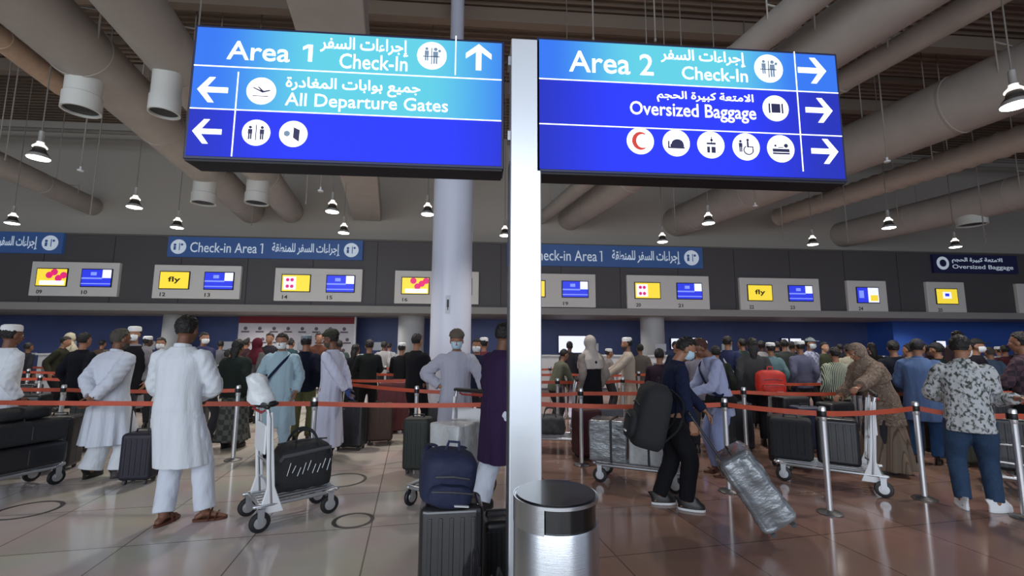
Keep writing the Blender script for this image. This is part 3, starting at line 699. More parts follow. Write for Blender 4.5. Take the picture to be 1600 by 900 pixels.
face(rows[0], z1 - f, cyan); face(rows[1], rows[0], blue); face(z0 + f, rows[1], blue); rule(rows[0]); rule(rows[1])
vrule(1247, 82, 268)
ptext(t2, 'Area 2', 889, 83, 1020, 116, bold=.006); ptext(t2, 'إجراءات السفر', 1032, 80, 1163, 103, True, 'arabic_lettering'); ptext(t2, 'Check-In', 1065, 107, 1167, 127, bold=.003)
picto(t2, 1200, 108, 22, 'checkin'); arrow(t2, 1267, 111, 21, 0)
ptext(t2, 'الامتعة كبيرة الحجم', 1026, 145, 1176, 163, True, 'arabic_lettering'); ptext(t2, 'Oversized Baggage', 984, 163, 1180, 190, bold=.006)
picto(t2, 1211, 170, 20, 'bag'); arrow(t2, 1278, 173, 20, 0)
for u, kd in ((1000, 'crescent'), (1056, 'mosque'), (1110, 'bagman'), (1165, 'chair'), (1219, 'belt')): picto(t2, u, 227 + (u - 1110) * .055, 21, kd)
arrow(t2, 1287, 237, 20, 0)

POSTM = mat('satin_post_metal', (232, 236, 240), .32, .55, bump=.02, scale=4, stretch=(1, 1, 40))
xa, xb = X(797, 420), X(846, 420)
t = empty('sign_post', ((xa + xb) / 2, YN + .0, 0), 0, 'tall square silver post carrying both lit signs', 'sign post')
hw = (xb - xa) / 2; zt_ = Z(815, 60)
bm = nb(); box(bm, (-hw, .0, .012), (hw, .18, zt_)); link('post', bm, POSTM, t, bevel=.008)
bm = nb(); box(bm, (-hw - .09, -.08, 0), (hw + .09, .27, .014)); link('base_plate', bm, ALU, t, bevel=.004)
bm = nb()
for z in (zt_ - .12, zt_ - .62):
    box(bm, (-hw - .016, .05, z - .03), (-hw, .13, z + .03)); box(bm, (hw, .05, z - .03), (hw + .016, .13, z + .03))
link('bracket', bm, ALU, t, smooth=False)
bm = nb(); box(bm, (-hw - .006, .02, .01), (-hw + .002, .16, zt_ - .8)); link('shaded_side_strip', bm, mat('dark_channel', (60, 62, 70), .4, .5), t, smooth=False)  # dark strip puts the shade of the post's left face into colour

# litter bin in front of the post
ZL = zat(868, 771, 1.83); p = AT(868, 1.83, ZL); r = .163; ZO = zat(868, 838, 1.67); ZR = zat(868, 796, 1.67)
t = empty('litter_bin', (p.x, p.y, 0), 0, 'round brushed steel litter bin in front of the sign post', 'litter bin')
bm = nb(); lathe(bm, [(r * .96, .0), (r, .02), (r, ZO - .005), (r * .985, ZO), (.1, ZO), (.001, ZO)], 72); link('body', bm, STEEL, t)
bm = nb(); lathe(bm, [(r * .94, ZO - .01), (r * .94, ZR + .01)], 72); link('opening', bm, mat('bin_opening_black', (10, 10, 11), .25, coat=.5), t)
bm = nb(); lathe(bm, [(r * .97, ZR), (r * 1.01, ZR + .004), (r * 1.01, ZL - .01), (r * .97, ZL), (r * .8, ZL - .004), (r * .78, ZL - .01), (.001, ZL - .004)], 72); link('lid', bm, STEEL, t)
bm = nb(); arc_patch(bm, 0, 0, r * .985, R(-130), R(-24), ZO - .004, ZR + .004, 16, .004); link('side_plate', bm, STEEL, t)
bm = nb(); lathe(bm, [(r * 1.02, .0), (r * 1.02, .03), (r * .97, .035)], 60); link('foot_ring', bm, RUBBER, t)
# ------------------------------------------------------------------ people
SKINS = {'tan': (150, 105, 80), 'brown': (112, 74, 54), 'dark': (84, 56, 42), 'light': (186, 142, 116)}
HAIRB = mat('hair_black', (22, 18, 17), .6, bump=.6, scale=60); HAIRG = mat('hair_greying', (70, 64, 56), .7, bump=.6, scale=60)
EYEW = mat('eye_white', (225, 222, 216), .3); EYED = mat('eye_dark', (24, 16, 12), .2)
LIP = mat('lip_brown', (120, 70, 62), .6)
def ik(a, b, l1, l2, pole):
    a, b = V(a), V(b); d = b - a; L = min(max(d.length, .08), (l1 + l2) * .995); d.normalize()
    x = (l1 * l1 - l2 * l2 + L * L) / (2 * L); h = math.sqrt(max(l1 * l1 - x * x, 0)); p = V(pole); p = p - d * p.dot(d); p = p.normalized() if p.length > 1e-5 else V((0, 0, 1))
    return a + d * x + p * h, a + d * L
def hand(bm, w_, d, n, s=1.0, curl=.35, sx=1, seg=8):
    d = V(d).normalized(); n = V(n); n = (n - d * n.dot(d)).normalized(); a = d.cross(n) * sx
    # palm
    rings = []
    for t_, hw, ht in ((-.012, .024, .019), (.01, .028, .018), (.04, .039, .016), (.07, .042, .015), (.092, .040, .013), (.1, .034, .009)):
        c = w_ + d * t_ * s; rings.append([c + a * math.cos(2 * PI * k / 14) * hw * s + n * math.sin(2 * PI * k / 14) * ht * s for k in range(14)])
    loft(bm, rings)
    for off, L, r in ((.031, .072, .0088), (.0105, .08, .0092), (-.0105, .075, .009), (-.031, .058, .0082)):
        b = w_ + d * .088 * s + a * off * s; pts = [b - d * .02 * s, b]; rad = [r * s, r * s]; ang = 0; dd_ = d
        for fr, cu in ((.45, curl), (.31, curl * 1.1), (.24, curl * .8)):
            ang += cu; dd_ = d * math.cos(ang) + n * math.sin(ang) + a * off * 1.2 * (1 - min(curl, 1)); b = b + dd_.normalized() * L * fr * s; pts.append(b); rad.append(rad[-1] * .95)
        tube(bm, pts, rad, seg)
    b = w_ + d * .025 * s + a * .026 * s; e = b + (a * .75 + d * .6 + n * .25) * .04 * s; g = e + (d * .8 + a * (.35 - curl * .3) + n * (.2 + curl * .5)).normalized() * .034 * s; h_ = g + (d * .9 + n * (.2 + curl * .6)).normalized() * .026 * s
    tube(bm, [b, e, g, h_], [.013 * s, .0115 * s, .0105 * s, .009 * s], seg)
def shell(hm, rad, keep, c=(0, 0, 0), seg=28, rings=20, jit=0, seed=0):
    """closed ellipsoid cap over the skull; points failing keep() are tucked inside the head"""
    bm = nb(); vs = bmesh.ops.create_uvsphere(bm, u_segments=seg, v_segments=rings, radius=1)['verts']
    for v in vs:
        n = v.co.copy(); k = keep(n)
        f = 1.0 if k else .8
        if jit and k: f *= (1 + jit * noise.noise(n * 6 + V((seed, 0, 0)))) * (1 - .075 * min(max(.15 - n.z, 0) / .6, 1))
        v.co = hm @ (V((n.x * rad[0], n.y * rad[1], n.z * rad[2])) * f + V(c))
    return bm
PCOUNT = [0]
def person(label, at, face=0, H=1.72, g=1.0, lean=0, skin='tan', feet=((-.1, 0), (.1, .04)), armL='down', armR='down', head=(0, 0),
           top=None, hem=.85, sleeve=1.0, topm=None, collar=None, legs=None, legr=1.0, hair='short', hairm=None, cap=None, capm=None, mask=None,
           shoes='shoe', shoem=None, vest=None, scarf=None, strap=None, near=False, curl=(.35, .35), glove=None, beard=False, flare=1.0, group=None, toes=(0, 0), cuff=None, over=None, sit=0):
    s = H / 1.75; sd = PCOUNT[0]; PCOUNT[0] += 1; rnd = random.Random(sd)
    t = empty('person', (at[0], at[1], 0), -R(face), label, 'person', group)
    vx = .0075 if near else .012; cvx = .009 if near else .016
    P0 = V((0, 0, .92)) ; la = R(lean)
    RX = M.Rotation(-la, 4, 'X')
    def U(p):  # upper-body point after leaning
        p = V(p) * 1.0; q = P0 + (RX @ (p - P0)); return q * s
    S = lambda p: V(p) * s
    # joints
    ml = (V((feet[0][0], feet[0][1], 0)) + V((feet[1][0], feet[1][1], 0))) / 2
    hips = [S((-.092, 0, .9)), S((.092, 0, .9))]
    ank = [S((f_[0], f_[1], .085)) for f_ in feet]
    # keep legs within reach
    knee = []
    for i in (0, 1):
        dx = -1 if i == 0 else 1
        k, e = ik(hips[i], ank[i], .43 * s, .415 * s, (dx * .12, 1, 0)); knee.append(k)
    sh = [U((-.175, -.01, 1.385)), U((.175, -.01, 1.385))]
    def arm(i, spec):
        sx = -1 if i == 0 else 1; pole = (sx * .4, -1, -.1); nrm = (-sx, 0, 0)
        T = {'down': ((sx * .235, .03, .90), (sx * .3, -1, 0), (-sx, .2, 0)), 'out': ((sx * .31, .06, .93), (sx * .6, -1, 0), (-sx, .2, 0)),
             'back': ((sx * .03, -.2, .98), (sx * 1, -.35, .0), (0, -1, 0)), 'push': ((sx * .2, .42, 1.02), (sx * .6, -.4, -1), (0, 0, -1)),
             'chest': ((sx * .06, .27, 1.16), (sx * .8, -.1, -1), (-sx * .5, 0, 1)), 'hip': ((sx * .17, -.02, 1.06), (sx * 1, -.25, 0), (-sx, 0, -.4)),
             'belly': ((sx * .05, .2, 1.02), (sx * 1, -.3, -.3), (-sx * .2, -1, 0)), 'phone': ((sx * .1, .3, 1.28), (sx * .7, 0, -1), (0, -1, .6))}
        if isinstance(spec, str): w_, pole, nrm = T[spec]; w_ = U(w_) if lean < 25 or spec in ('back', 'hip') else S(w_)
        else:
            w_ = S(spec[0]); pole = spec[1] if len(spec) > 1 else pole; nrm = spec[2] if len(spec) > 2 else nrm
        e, w2 = ik(sh[i], w_, .29 * s, .255 * s, pole); return e, w2, V(nrm)
    A = [arm(0, armL), arm(1, armR)]
    # head frame
    nk = U((0, -.012, 1.475))
    HM = M.Translation(nk) @ M.Rotation(-la * .6 - R(head[1]), 4, 'X') @ M.Rotation(-R(head[0]), 4, 'Z') @ M.Scale(s, 4)
    hc = V((0, .022, .155)); HC = HM @ M.Translation(hc)
    # ---- body
    bm = nb()
    def ring(z, rx, ry, y=0, n=20): return [(U if z > .92 else S)((rx * g * math.cos(2 * PI * k / n), y + ry * g * math.sin(2 * PI * k / n), z)) for k in range(n)]
    loft(bm, [ring(.84, .10, .07), ring(.9, .15, .105), ring(.98, .158, .11), ring(1.08, .135, .1), ring(1.2, .145, .108), ring(1.32, .16, .112, -.005), ring(1.39, .165, .095, -.01), ring(1.43, .125, .07, -.012), ring(1.475, .055, .05, -.012)])
    tube(bm, [U((0, -.015, 1.42)), nk, HM @ V((0, .01, .09))], [.056 * s, .053 * s, .052 * s], 14)
    ell(bm, (0, -.004, .02), (.076, .094, .098), HC, 24, 18)
    ell(bm, (0, .026, -.032), (.062, .068, .083), HC, 20, 14); ell(bm, (0, .052, -.088), (.034, .03, .024), HC, 12, 8)
    ell(bm, (0, .097, -.022), (.013, .014, .022), HC, 10, 8); ell(bm, (0, .107, -.036), (.017, .014, .011), HC, 10, 8)
    ell(bm, (0, .088, .018), (.045, .012, .01), HC, 12, 6); ell(bm, (-.043, .06, -.028), (.02, .022, .022), HC, 10, 8); ell(bm, (.043, .06, -.028), (.02, .022, .022), HC, 10, 8)
    ell(bm, (0, .092, -.064), (.025, .01, .007), HC, 10, 6)
    for sx in (-1, 1): ell(bm, (sx * .077, .0, -.012), (.012, .02, .033), HC, 10, 8)
    for i in (0, 1):
        e, w_, nr = A[i]; sx = -1 if i == 0 else 1
        tube(bm, [U((sx * .12, -.01, 1.37)), sh[i], (sh[i] + e) / 2, e, e.lerp(w_, .35), w_], [q * s * g for q in (.054, .053, .046, .04, .039, .026)], 14)
        hand(bm, w_, w_ - e, nr, s, curl[i], sx)
        h_, k_, a_ = hips[i], knee[i], ank[i]
        tube(bm, [h_ + V((0, 0, .03)), h_.lerp(k_, .4), k_, k_.lerp(a_, .35), k_.lerp(a_, .75), a_], [q * s * g for q in (.09, .078, .056, .056, .042, .037)], 16)
        a0 = R(toes[i]); fd = V((math.sin(a0), math.cos(a0), 0))
        tube(bm, [a_ - fd * .045 * s + V((0, 0, -.045 * s)), a_ + V((0, 0, -.02 * s)) + fd * .01, a_ + fd * .09 * s - V((0, 0, .045 * s)), a_ + fd * .155 * s - V((0, 0, .062 * s))], [.03 * s, .034 * s, .028 * s, .018 * s], 14, .8)
    body = link('body', bm, mat('skin_' + skin, SKINS[skin], .55, bump=.05, scale=60), t, remesh=vx, sm=2)
    if near or abs(((face + head[0]) + 180) % 360 - 180) > 40:
        for sx in (-1, 1):
            bm = nb(); ell(bm, (sx * .03, .083, .0), (.012, .007, .007), HC, 10, 8); ey = link('eye', bm, EYEW, t)
            if near:
                bm = nb(); ell(bm, (sx * .03, .0885, .0), (.0055, .003, .0058), HC, 8, 6); link('iris', bm, EYED, ey)
    # ---- shoes
    for i in (0, 1):
        if shoes == 'none': break
        a_ = ank[i]; a0 = R(toes[i]); q = M.Translation((a_.x, a_.y, 0)) @ M.Rotation(-a0, 4, 'Z') @ M.Scale(s, 4); bm = nb()
        def oval(z, f_, yc=.045, n=22):
            o_ = []
            for k in range(n):
                an = 2 * PI * k / n; yy = math.sin(an); wx = .042 + .009 * max(yy, 0) - .004 * max(-yy, 0)
                o_.append(q @ V((math.cos(an) * wx * f_, yc + yy * .128 * (f_ * .3 + .7), z)))
            return o_
        if shoes == 'sandal':
            loft(bm, [oval(.002, 1.05), oval(.022, 1.08)]); sh_ = link('shoe', bm, shoem or mat('sandal_brown', (84, 44, 30), .6), t)
            bm = nb()
            for yy, zz, ww in ((.09, .06, .052), (.04, .085, .05)):
                tube(bm, [q @ V((-.052, yy, .02)), q @ V((-.03, yy + .01, zz)), q @ V((.03, yy + .01, zz)), q @ V((.052, yy, .02))], [.012 * s] * 4, 8, .4, side=(0, 1, 0))
            link('strap', bm, shoem or mat('sandal_brown', (84, 44, 30), .6), sh_)
        else:
            loft(bm, [oval(.002, 1.02), oval(.018, 1.06), oval(.024, 1.06)]); so = link('sole', bm, WHITEP if shoes == 'sneaker' else BLACKP, None)
            bm = nb(); loft(bm, [oval(.022, 1.0), oval(.05, 1.0), oval(.07, .9, .038), oval(.092, .72, .018), oval(.115, .62, -.002), oval(.125, .6, -.006)])
            sh_ = link('shoe', bm, shoem or mat('shoe_black', (26, 24, 24), .4), t); so.parent = sh_
    # ---- leg wear
    if legs:
        bm = nb(); cz = .875
        loft(bm, [ring(.80, .13, .10), ring(.88, .168 * legr ** .5, .125), ring(.98, .17, .122), ring(1.06, .15, .112)])
        for i in (0, 1):
            h_, k_, a_ = hips[i] - V((0, 0, .02)), knee[i], ank[i] + V((0, 0, .0)); cf = cuff or .058
            pts, rad = subdiv([h_, h_.lerp(k_, .5), k_, k_.lerp(a_, .5), a_ + V((0, 0, .01 * s))], [q * s * g for q in (.104, .092 * min(legr, 1.12), .07 * legr, .064 * legr, cf)], 4)
            tube(bm, pts, rad, 20, round_ends=False, wob=.02 * legr, seed=sd + i)
        link('trousers', bm, legs, t, remesh=cvx, sm=3)
    # ---- tunic / shirt
    def garment(nm, m, hem_, slv, inf, zt_=1.478):
        bm = nb(); n = 56; Zs = []; z = hem_
        while z < 1.44: Zs.append(z); z += .035
        rings = []
        for z in Zs + [1.44, 1.462, zt_ + .004]:
            if z > .93:
                prof = [(.93, .168, .125), (1.06, .152, .116), (1.2, .158, .12), (1.32, .172, .122), (1.38, .182, .106), (1.42, .152, .086), (1.455, .095, .07), (1.5, .06, .056)]
                for (za, a1, b1), (zb_, a2, b2) in zip(prof, prof[1:]):
                    if za <= z <= zb_ + 1e-6: f_ = (z - za) / (zb_ - za); rx, ry = a1 + (a2 - a1) * f_, b1 + (b2 - b1) * f_; break
                rx = (rx + inf) * g; ry = (ry + inf) * g; c = None
            else:
                f_ = (.93 - z) / .9; rx = (.168 + inf) * g + f_ * .085 * flare; ry = (.125 + inf) * g + f_ * .10 * flare
            amp = .014 + max(0, 1.05 - z) * .085 * flare if z < 1.3 else .008
            rr = []
            for k in range(n):
                a = 2 * PI * k / n
                q = 1 + amp * (math.sin(5 * a + sd + z * 1.5) + .7 * math.sin(9 * a + 2 * sd - z * 2) + .5 * math.sin(14 * a + sd * 3 + z))
                x, y = rx * q * math.cos(a), ry * q * math.sin(a)
                if z >= .93: rr.append(U((x, y - .008, z)))
                else:
                    f2 = min((.93 - z) / .85, 1); rr.append(S((x + ml.x * f2, y + ml.y * f2, z)))
            rings.append(rr)
        loft(bm, rings)
        for i in (0, 1):
            e, w_, nr = A[i]; sx = -1 if i == 0 else 1
            if slv <= 0: continue
            P = [U((sx * .11, -.01, 1.36)), sh[i], sh[i].lerp(e, .5), e]; Q = [.054, .06, .06, .056]
            if slv > .5: P += [e.lerp(w_, .5), e.lerp(w_, .96 * slv if slv < 1 else .97)]; Q += [.05, .044]
            P, Q = subdiv(P, [(q + inf * .8) * s * g for q in Q], 5); tube(bm, P, Q, 22, round_ends=False, wob=.05, seed=sd + i)
        return link(nm, bm, m, t, remesh=cvx, sm=3)
    if topm:
        nm = top or 'shirt'; garment(nm, topm, hem, sleeve, .012)
        if collar:
            bm = nb(); n = 24
            loft(bm, [[U((rx * math.cos(2 * PI * k / n), -.012 + ry * math.sin(2 * PI * k / n), z + .012 * math.sin(-2 * PI * k / n))) for k in range(n)] for rx, ry, z in ((.072, .068, 1.455), (.066, .062, 1.5), (.06, .057, 1.5), (.06, .058, 1.455))]); link('collar', bm, collar, t)
    if vest: garment('waistcoat', vest[0], vest[1], 0, .026, 1.45)
    if over: garment('jacket', over[0], over[1], over[2] if len(over) > 2 else 1.0, .03, 1.47)
    # ---- hair and headwear
    if hair in ('short', 'long', 'bun'):
        low = -.6 if hair == 'short' else -.7
        def keep(n): return n.z > (.5 if n.y > .4 else (.3 if n.y > .15 else (-.02 if n.y > -.12 else low))) or (hair == 'long' and n.y < .3 and n.z > -.7)
        link('hair', shell(HC, (.087, .106, .112), keep, (0, -.008, .022), jit=.13, seed=sd, seg=36, rings=26), hairm or HAIRB, t)
        if hair == 'long':
            bm = nb(); tube(bm, [HC @ V((0, -.05, .02)), HC @ V((0, -.085, -.08)), HC @ V((0, -.1, -.2))], [.07 * s, .075 * s, .04 * s], 14, .7, side=(1, 0, 0)); link('hair_length', bm, hairm or HAIRB, t)
    if cap == 'kufi':
        bm = nb(); lathe(bm, [(.083, .04), (.086, .075), (.08, .108), (.06, .122), (.001, .126)], 28); bmesh.ops.transform(bm, matrix=HC @ M.Translation((0, -.008, .008)) @ M.Diagonal((1, 1.15, 1, 1)), verts=bm.verts); link('cap', bm, capm or mat('cap_white', (222, 222, 222), .8), t)
    elif cap == 'baseball':
        link('cap', shell(HC, (.09, .107, .11), lambda n: n.z > .25, (0, -.004, .024)), capm, t)
        bm = nb(); ell(bm, (0, .12, .052), (.062, .06, .008), HC, 20, 8); link('cap_brim', bm, capm, t)
    elif cap == 'turban':
        link('cap', shell(HC, (.1, .118, .1), lambda n: n.z > -.05, (0, -.01, .055), jit=.12, seed=sd), capm, t)
    if scarf:
        bm = shell(HC, (.098, .118, .128), lambda n: not (n.y > .25 and abs(n.x) < .72 and n.z < .55), (0, -.006, .0), seg=36, rings=26)
        n = 32
        for k_, (z, rx, ry) in enumerate([]): pass
        lofts = [[HC @ V((rx * math.cos(2 * PI * k / n), yo + ry * math.sin(2 * PI * k / n), z)) for k in range(n)] for z, rx, ry, yo in ((-.05, .07, .08, -.04), (-.1, .09, .085, -.02))]
        lofts += [[U((rx * g * math.cos(2 * PI * k / n) * (1 + .03 * math.sin(7 * 2 * PI * k / n)), yo + ry * g * math.sin(2 * PI * k / n) * (1 + .04 * math.sin(5 * 2 * PI * k / n)), z)) for k in range(n)] for z, rx, ry, yo in ((1.43, .17, .125, 0), (1.36, .225, .155, 0), (1.26, .24, .165, 0), (1.2, .235, .165, 0))]
        loft(bm, lofts); link('headscarf', bm, scarf, t, remesh=cvx, sm=3)
    if mask:
        bm = nb(); n = 20; rows_ = []
        for z, rx, ry in ((-.1, .045, .05), (-.085, .06, .072), (-.05, .071, .092), (-.02, .07, .09), (-.002, .066, .078)):
            rows_.append([HC @ V((rx * math.sin(a), .018 + ry * math.cos(a) * 1.02, z)) for a in [R(-82 + 164 * k / n) for k in range(n + 1)]] + [HC @ V((rx * .9 * math.sin(a), .016 + ry * .9 * math.cos(a), z)) for a in [R(82 - 164 * k / n) for k in range(n + 1)]])
        loft(bm, rows_); fm = link('face_mask', bm, mask, t)
        bm = nb()
        for sx in (-1, 1): tube(bm, [HC @ V((sx * .069, .03, -.02)), HC @ V((sx * .083, -.01, .012))], [.0025] * 2, 6)
        link('ear_loop', bm, mask, fm)
    if beard:
        link('beard', shell(HC, (.068, .074, .075), lambda n: n.z < .05 and n.y > -.3 and not (abs(n.x) < .35 and n.z > -.25), (0, .024, -.055), jit=.08, seed=sd), beard if beard is not True else HAIRB, t)
    if strap:
        bm = nb(); pts = [U((-.13, -.02, 1.45)), U((-.1, .11, 1.38)), U((0, .145, 1.25)), U((.12, .135, 1.1)), U((.17, .05, 1.0)), U((.1, -.12, 1.08)), U((-.03, -.14, 1.28)), U((-.13, -.02, 1.45))]
        if strap[1] < 0: pts = [V((-p.x, p.y, p.z)) for p in pts]
        P, Q = subdiv(pts, [.018] * len(pts), 3); tube(bm, P, Q, 8, .35, side=(0, 0, 1), round_ends=False); link('shoulder_strap', bm, strap[0], t)
    if glove:
        for i in (0, 1):
            e, w_, nr = A[i]; bm = nb(); d = (w_ - e).normalized(); hand(bm, w_, d, nr, s * 1.1, curl[i], -1 if i == 0 else 1)
            tube(bm, [w_ - d * .05, w_ + d * .01], [.034 * s, .03 * s], 12); link('glove', bm, glove, t, remesh=vx, sm=2)
    t['_w'] = 0
    del t['_w']
    return t, dict(sh=sh, A=A, U=U, HC=HC, s=s, ank=ank)
# ------------------------------------------------------------------ luggage, trolleys, barriers
CASEB = mat('case_black_shell', (30, 31, 36), .38, coat=.2, bump=.04, scale=40)
FABB = mat('bag_black_fabric', (32, 33, 36), .85, bump=.35, scale=45)
WRAP = mat('plastic_wrap_grey', (140, 144, 148), .18, .25, bump=.9, scale=6, var=.45, stretch=(1, 1, 2.2), coat=.6)
WRAPL = mat('plastic_wrap_pale', (196, 198, 198), .3, bump=.8, scale=7, var=.3, stretch=(1.5, 1, 1), coat=.5)
def rbox(bm, lo, hi, mt=None): return box(bm, lo, hi, mt)
def suitcase(label, at, rz=0, w=.42, d=.25, h=.62, m=CASEB, pull=0.0, group=None, tilt=None, wrapped=False, z=0.0, lying=False):
    """upright trolley case; origin at its base. tilt=(axis angle deg about local X)"""
    t = empty('suitcase', (at[0], at[1], at[2] if len(at) > 2 else z), rz, label, 'suitcase', group)
    if tilt: t.rotation_euler = tilt
    wh = .0 if lying else .045
    bm = nb(); box(bm, (-w / 2, -d / 2, wh), (w / 2, d / 2, wh + h))
    if wrapped:
        bmesh.ops.bevel(bm, geom=bm.edges[:], offset=.05, segments=3, affect='EDGES', profile=.5); bmesh.ops.subdivide_edges(bm, edges=bm.edges[:], cuts=7, use_grid_fill=True)
        for v in bm.verts:
            q = v.co * 9; v.co += V((v.co.x, v.co.y * 1.4, 0)).normalized() * (abs(noise.noise(V((q.x, q.y, q.z * .6)))) * .035 + noise.noise(q * 2.3) * .012)
    bd = link('case_body', bm, m, t, bevel=0 if wrapped else .045)
    if not wrapped:
        for y in (-d / 2, d / 2):
            bm = nb()
            for k in range(5):
                x = -w / 2 + w * (k + 1) / 6; box(bm, (x - .012, y - .005, wh + .06), (x + .012, y + .005, wh + h - .06))
            link('ridged_face', bm, m, bd, bevel=.004)
        bm = nb(); box(bm, (-w / 2 - .002, -.004, wh + .045), (w / 2 + .002, .004, wh + h - .045)); box(bm, (-w / 2 + .045, -.004, wh + h - .002), (w / 2 - .045, .004, wh + h + .003)); link('seam', bm, RUBBER, bd, bevel=.001)
    bm = nb(); tube(bm, [(-.07, 0, wh + h - .005), (-.065, 0, wh + h + .03), (.065, 0, wh + h + .03), (.07, 0, wh + h - .005)], [.009] * 4, 8); link('carry_handle', bm, BLACKP, t)
    if not lying:
        for sx in (-1, 1):
            for sy in (-1, 1):
                bm = nb(); cyl(bm, (sx * (w / 2 - .06) - .012, sy * (d / 2 - .05), .022), (sx * (w / 2 - .06) + .012, sy * (d / 2 - .05), .022), .022); wl = link('wheel', bm, RUBBER, t)
                bm = nb(); box(bm, (sx * (w / 2 - .06) - .018, sy * (d / 2 - .05) - .014, .025), (sx * (w / 2 - .06) + .018, sy * (d / 2 - .05) + .014, .05)); link('caster_housing', bm, BLACKP, wl, smooth=False)
    if pull:
        bm = nb()
        for sx in (-1, 1): cyl(bm, (sx * .09, -d / 2 + .04, wh + h - .02), (sx * .09, -d / 2 + .04, wh + h + pull), .008, seg=10)
        bar(bm, (-.09, -d / 2 + .04, wh + h + pull * .97), (.09, -d / 2 + .04, wh + h + pull * .97), .01, .01); ph = link('pull_handle', bm, mat('handle_tube_dark', (60, 62, 66), .35, .7), t)
        bm = nb(); tube(bm, [(-.1, -d / 2 + .04, wh + h + pull), (.1, -d / 2 + .04, wh + h + pull)], [.015, .015], 10); link('grip', bm, BLACKP, ph)
    return t
def duffel(label, at, rz=0, w=.55, d=.3, h=.32, m=FABB, group=None, straps=True, cat='bag', name='duffel_bag'):
    t = empty(name, tuple(at), rz, label, cat, group)
    bm = nb(); n = 28; rings = []
    for k in range(15):
        f = -1 + 2 * k / 14; q = (1 - abs(f) ** 6) ** .5 if abs(f) < 1 else .0; q = max(q, .55)
        ring = []
        for j in range(n):
            a = 2 * PI * j / n; ca, sa = math.cos(a), math.sin(a)
            y = math.copysign(abs(ca) ** .6, ca) * d / 2 * q; z = h / 2 + math.copysign(abs(sa) ** .55, sa) * h / 2 * (q if sa > 0 else 1) * (1 + .05 * math.sin(k * 1.9 + j))
            ring.append(V((f * w / 2, y, max(z, 0.002))))
        rings.append(ring)
    loft(bm, rings); b = link('bag_body', bm, m, t)
    sb = b.modifiers.new('s', 'SUBSURF'); sb.levels = 1; sb.render_levels = 1
    bm = nb(); tube(bm, [(-w * .42, 0, h * .98), (0, 0, h * 1.015), (w * .42, 0, h * .98)], [.008] * 3, 6); link('zipper', bm, RUBBER, b)
    if straps:
        for sy in (-1, 1):
            P, Q = subdiv([(-w * .22, sy * d * .46, h * .45), (-w * .2, sy * d * .36, h * .95), (-.05, sy * .05, h + .09), (.05, sy * .05, h + .09), (w * .2, sy * d * .36, h * .95), (w * .22, sy * d * .46, h * .45)], [.014] * 6, 4)
            bm = nb(); tube(bm, P, Q, 8, .4, side=(0, 0, 1)); link('handle_strap', bm, m, t)
    return t
def backpack(label, at, rot, w=.32, d=.22, h=.5, m=FABB, pocket=None, cat='backpack', group=None):
    t = empty('backpack', tuple(at), 0, label, cat, group); t.rotation_euler = rot
    bm = nb(); rings = []; n = 32
    for k in range(13):
        f = k / 12; z = f * h; q = 1 - .08 * (2 * f - 1) ** 2; 
        if k in (0,): q *= .8
        if k == 11: q *= .9
        if k == 12: q *= .6
        rings.append([V((math.copysign(abs(math.cos(a)) ** .55, math.cos(a)) * w / 2 * q, math.copysign(abs(math.sin(a)) ** .6, math.sin(a)) * d / 2 * q * (1 + .12 * (1 - f)), z)) for a in [2 * PI * j / n for j in range(n)]])
    loft(bm, rings); b = link('main_compartment', bm, m, t)
    bm = nb(); rings = []
    for k in range(9):
        f = k / 8; q = 1 - .45 * abs(2 * f - 1) ** 4
        rings.append([V((math.copysign(abs(math.cos(a)) ** .6, math.cos(a)) * w * .4 * q, -d / 2 - .02 + math.sin(a) * .045 * q, h * .08 + f * h * .42)) for a in [2 * PI * j / 20 for j in range(20)]])
    loft(bm, rings); link('front_pocket', bm, m, t)
    bm = nb(); tube(bm, [(-w * .3, -d * .53, h * .62), (0, -d * .57, h * .66), (w * .3, -d * .53, h * .62)], [.006] * 3, 6)
    tube(bm, [(-w * .36, -d * .5 - .065, h * .42), (0, -d * .5 - .075, h * .45), (w * .36, -d * .5 - .065, h * .42)], [.005] * 3, 6); link('zipper', bm, RUBBER, b)
    bm = nb(); tube(bm, [(-.04, 0, h * .98), (-.03, 0, h + .05), (.03, 0, h + .05), (.04, 0, h * .98)], [.009] * 4, 8, .5, side=(0, 0, 1)); link('grab_loop', bm, m, t)
    for sx in (-1, 1):
        P, Q = subdiv([(sx * .09, d * .4, h * .95), (sx * .1, d * .5 + .09, h * .8), (sx * .11, d * .5 + .1, h * .45), (sx * .12, d * .4, h * .12)], [.022] * 4, 4)
        bm = nb(); tube(bm, P, Q, 8, .35, side=(1, 0, 0)); link('shoulder_strap', bm, m, t)
    bm = nb(); box(bm, (.02, -d / 2 - .075, h * .17), (.1, -d / 2 - .062, h * .19)); link('reflective_tab', bm, WHITEP, t, smooth=False)
    return t
def parcel(label, at, rz, w, d, h, m=WRAPL, strap=True, group=None, tilt=None):
    t = empty('wrapped_box', tuple(at), rz, label, 'box', group)
    if tilt: t.rotation_euler = tilt
    bm = nb(); box(bm, (-w / 2, -d / 2, 0), (w / 2, d / 2, h)); bmesh.ops.subdivide_edges(bm, edges=bm.edges, cuts=5, use_grid_fill=True)
    for v in bm.verts: v.co += V((noise.noise(v.co * 5), noise.noise(v.co * 5 + V((9, 0, 0))), noise.noise(v.co * 5 + V((0, 9, 0))) * (1 if v.co.z > .03 else 0))) * .014
    link('carton', bm, m, t, bevel=.02)
    if strap:
        bm = nb(); box(bm, (-w * .1 - .012, -d / 2 - .012, -.002), (-w * .1 + .012, d / 2 + .012, h + .012)); link('strap_band', bm, BLACKP, t, smooth=False)
    return t
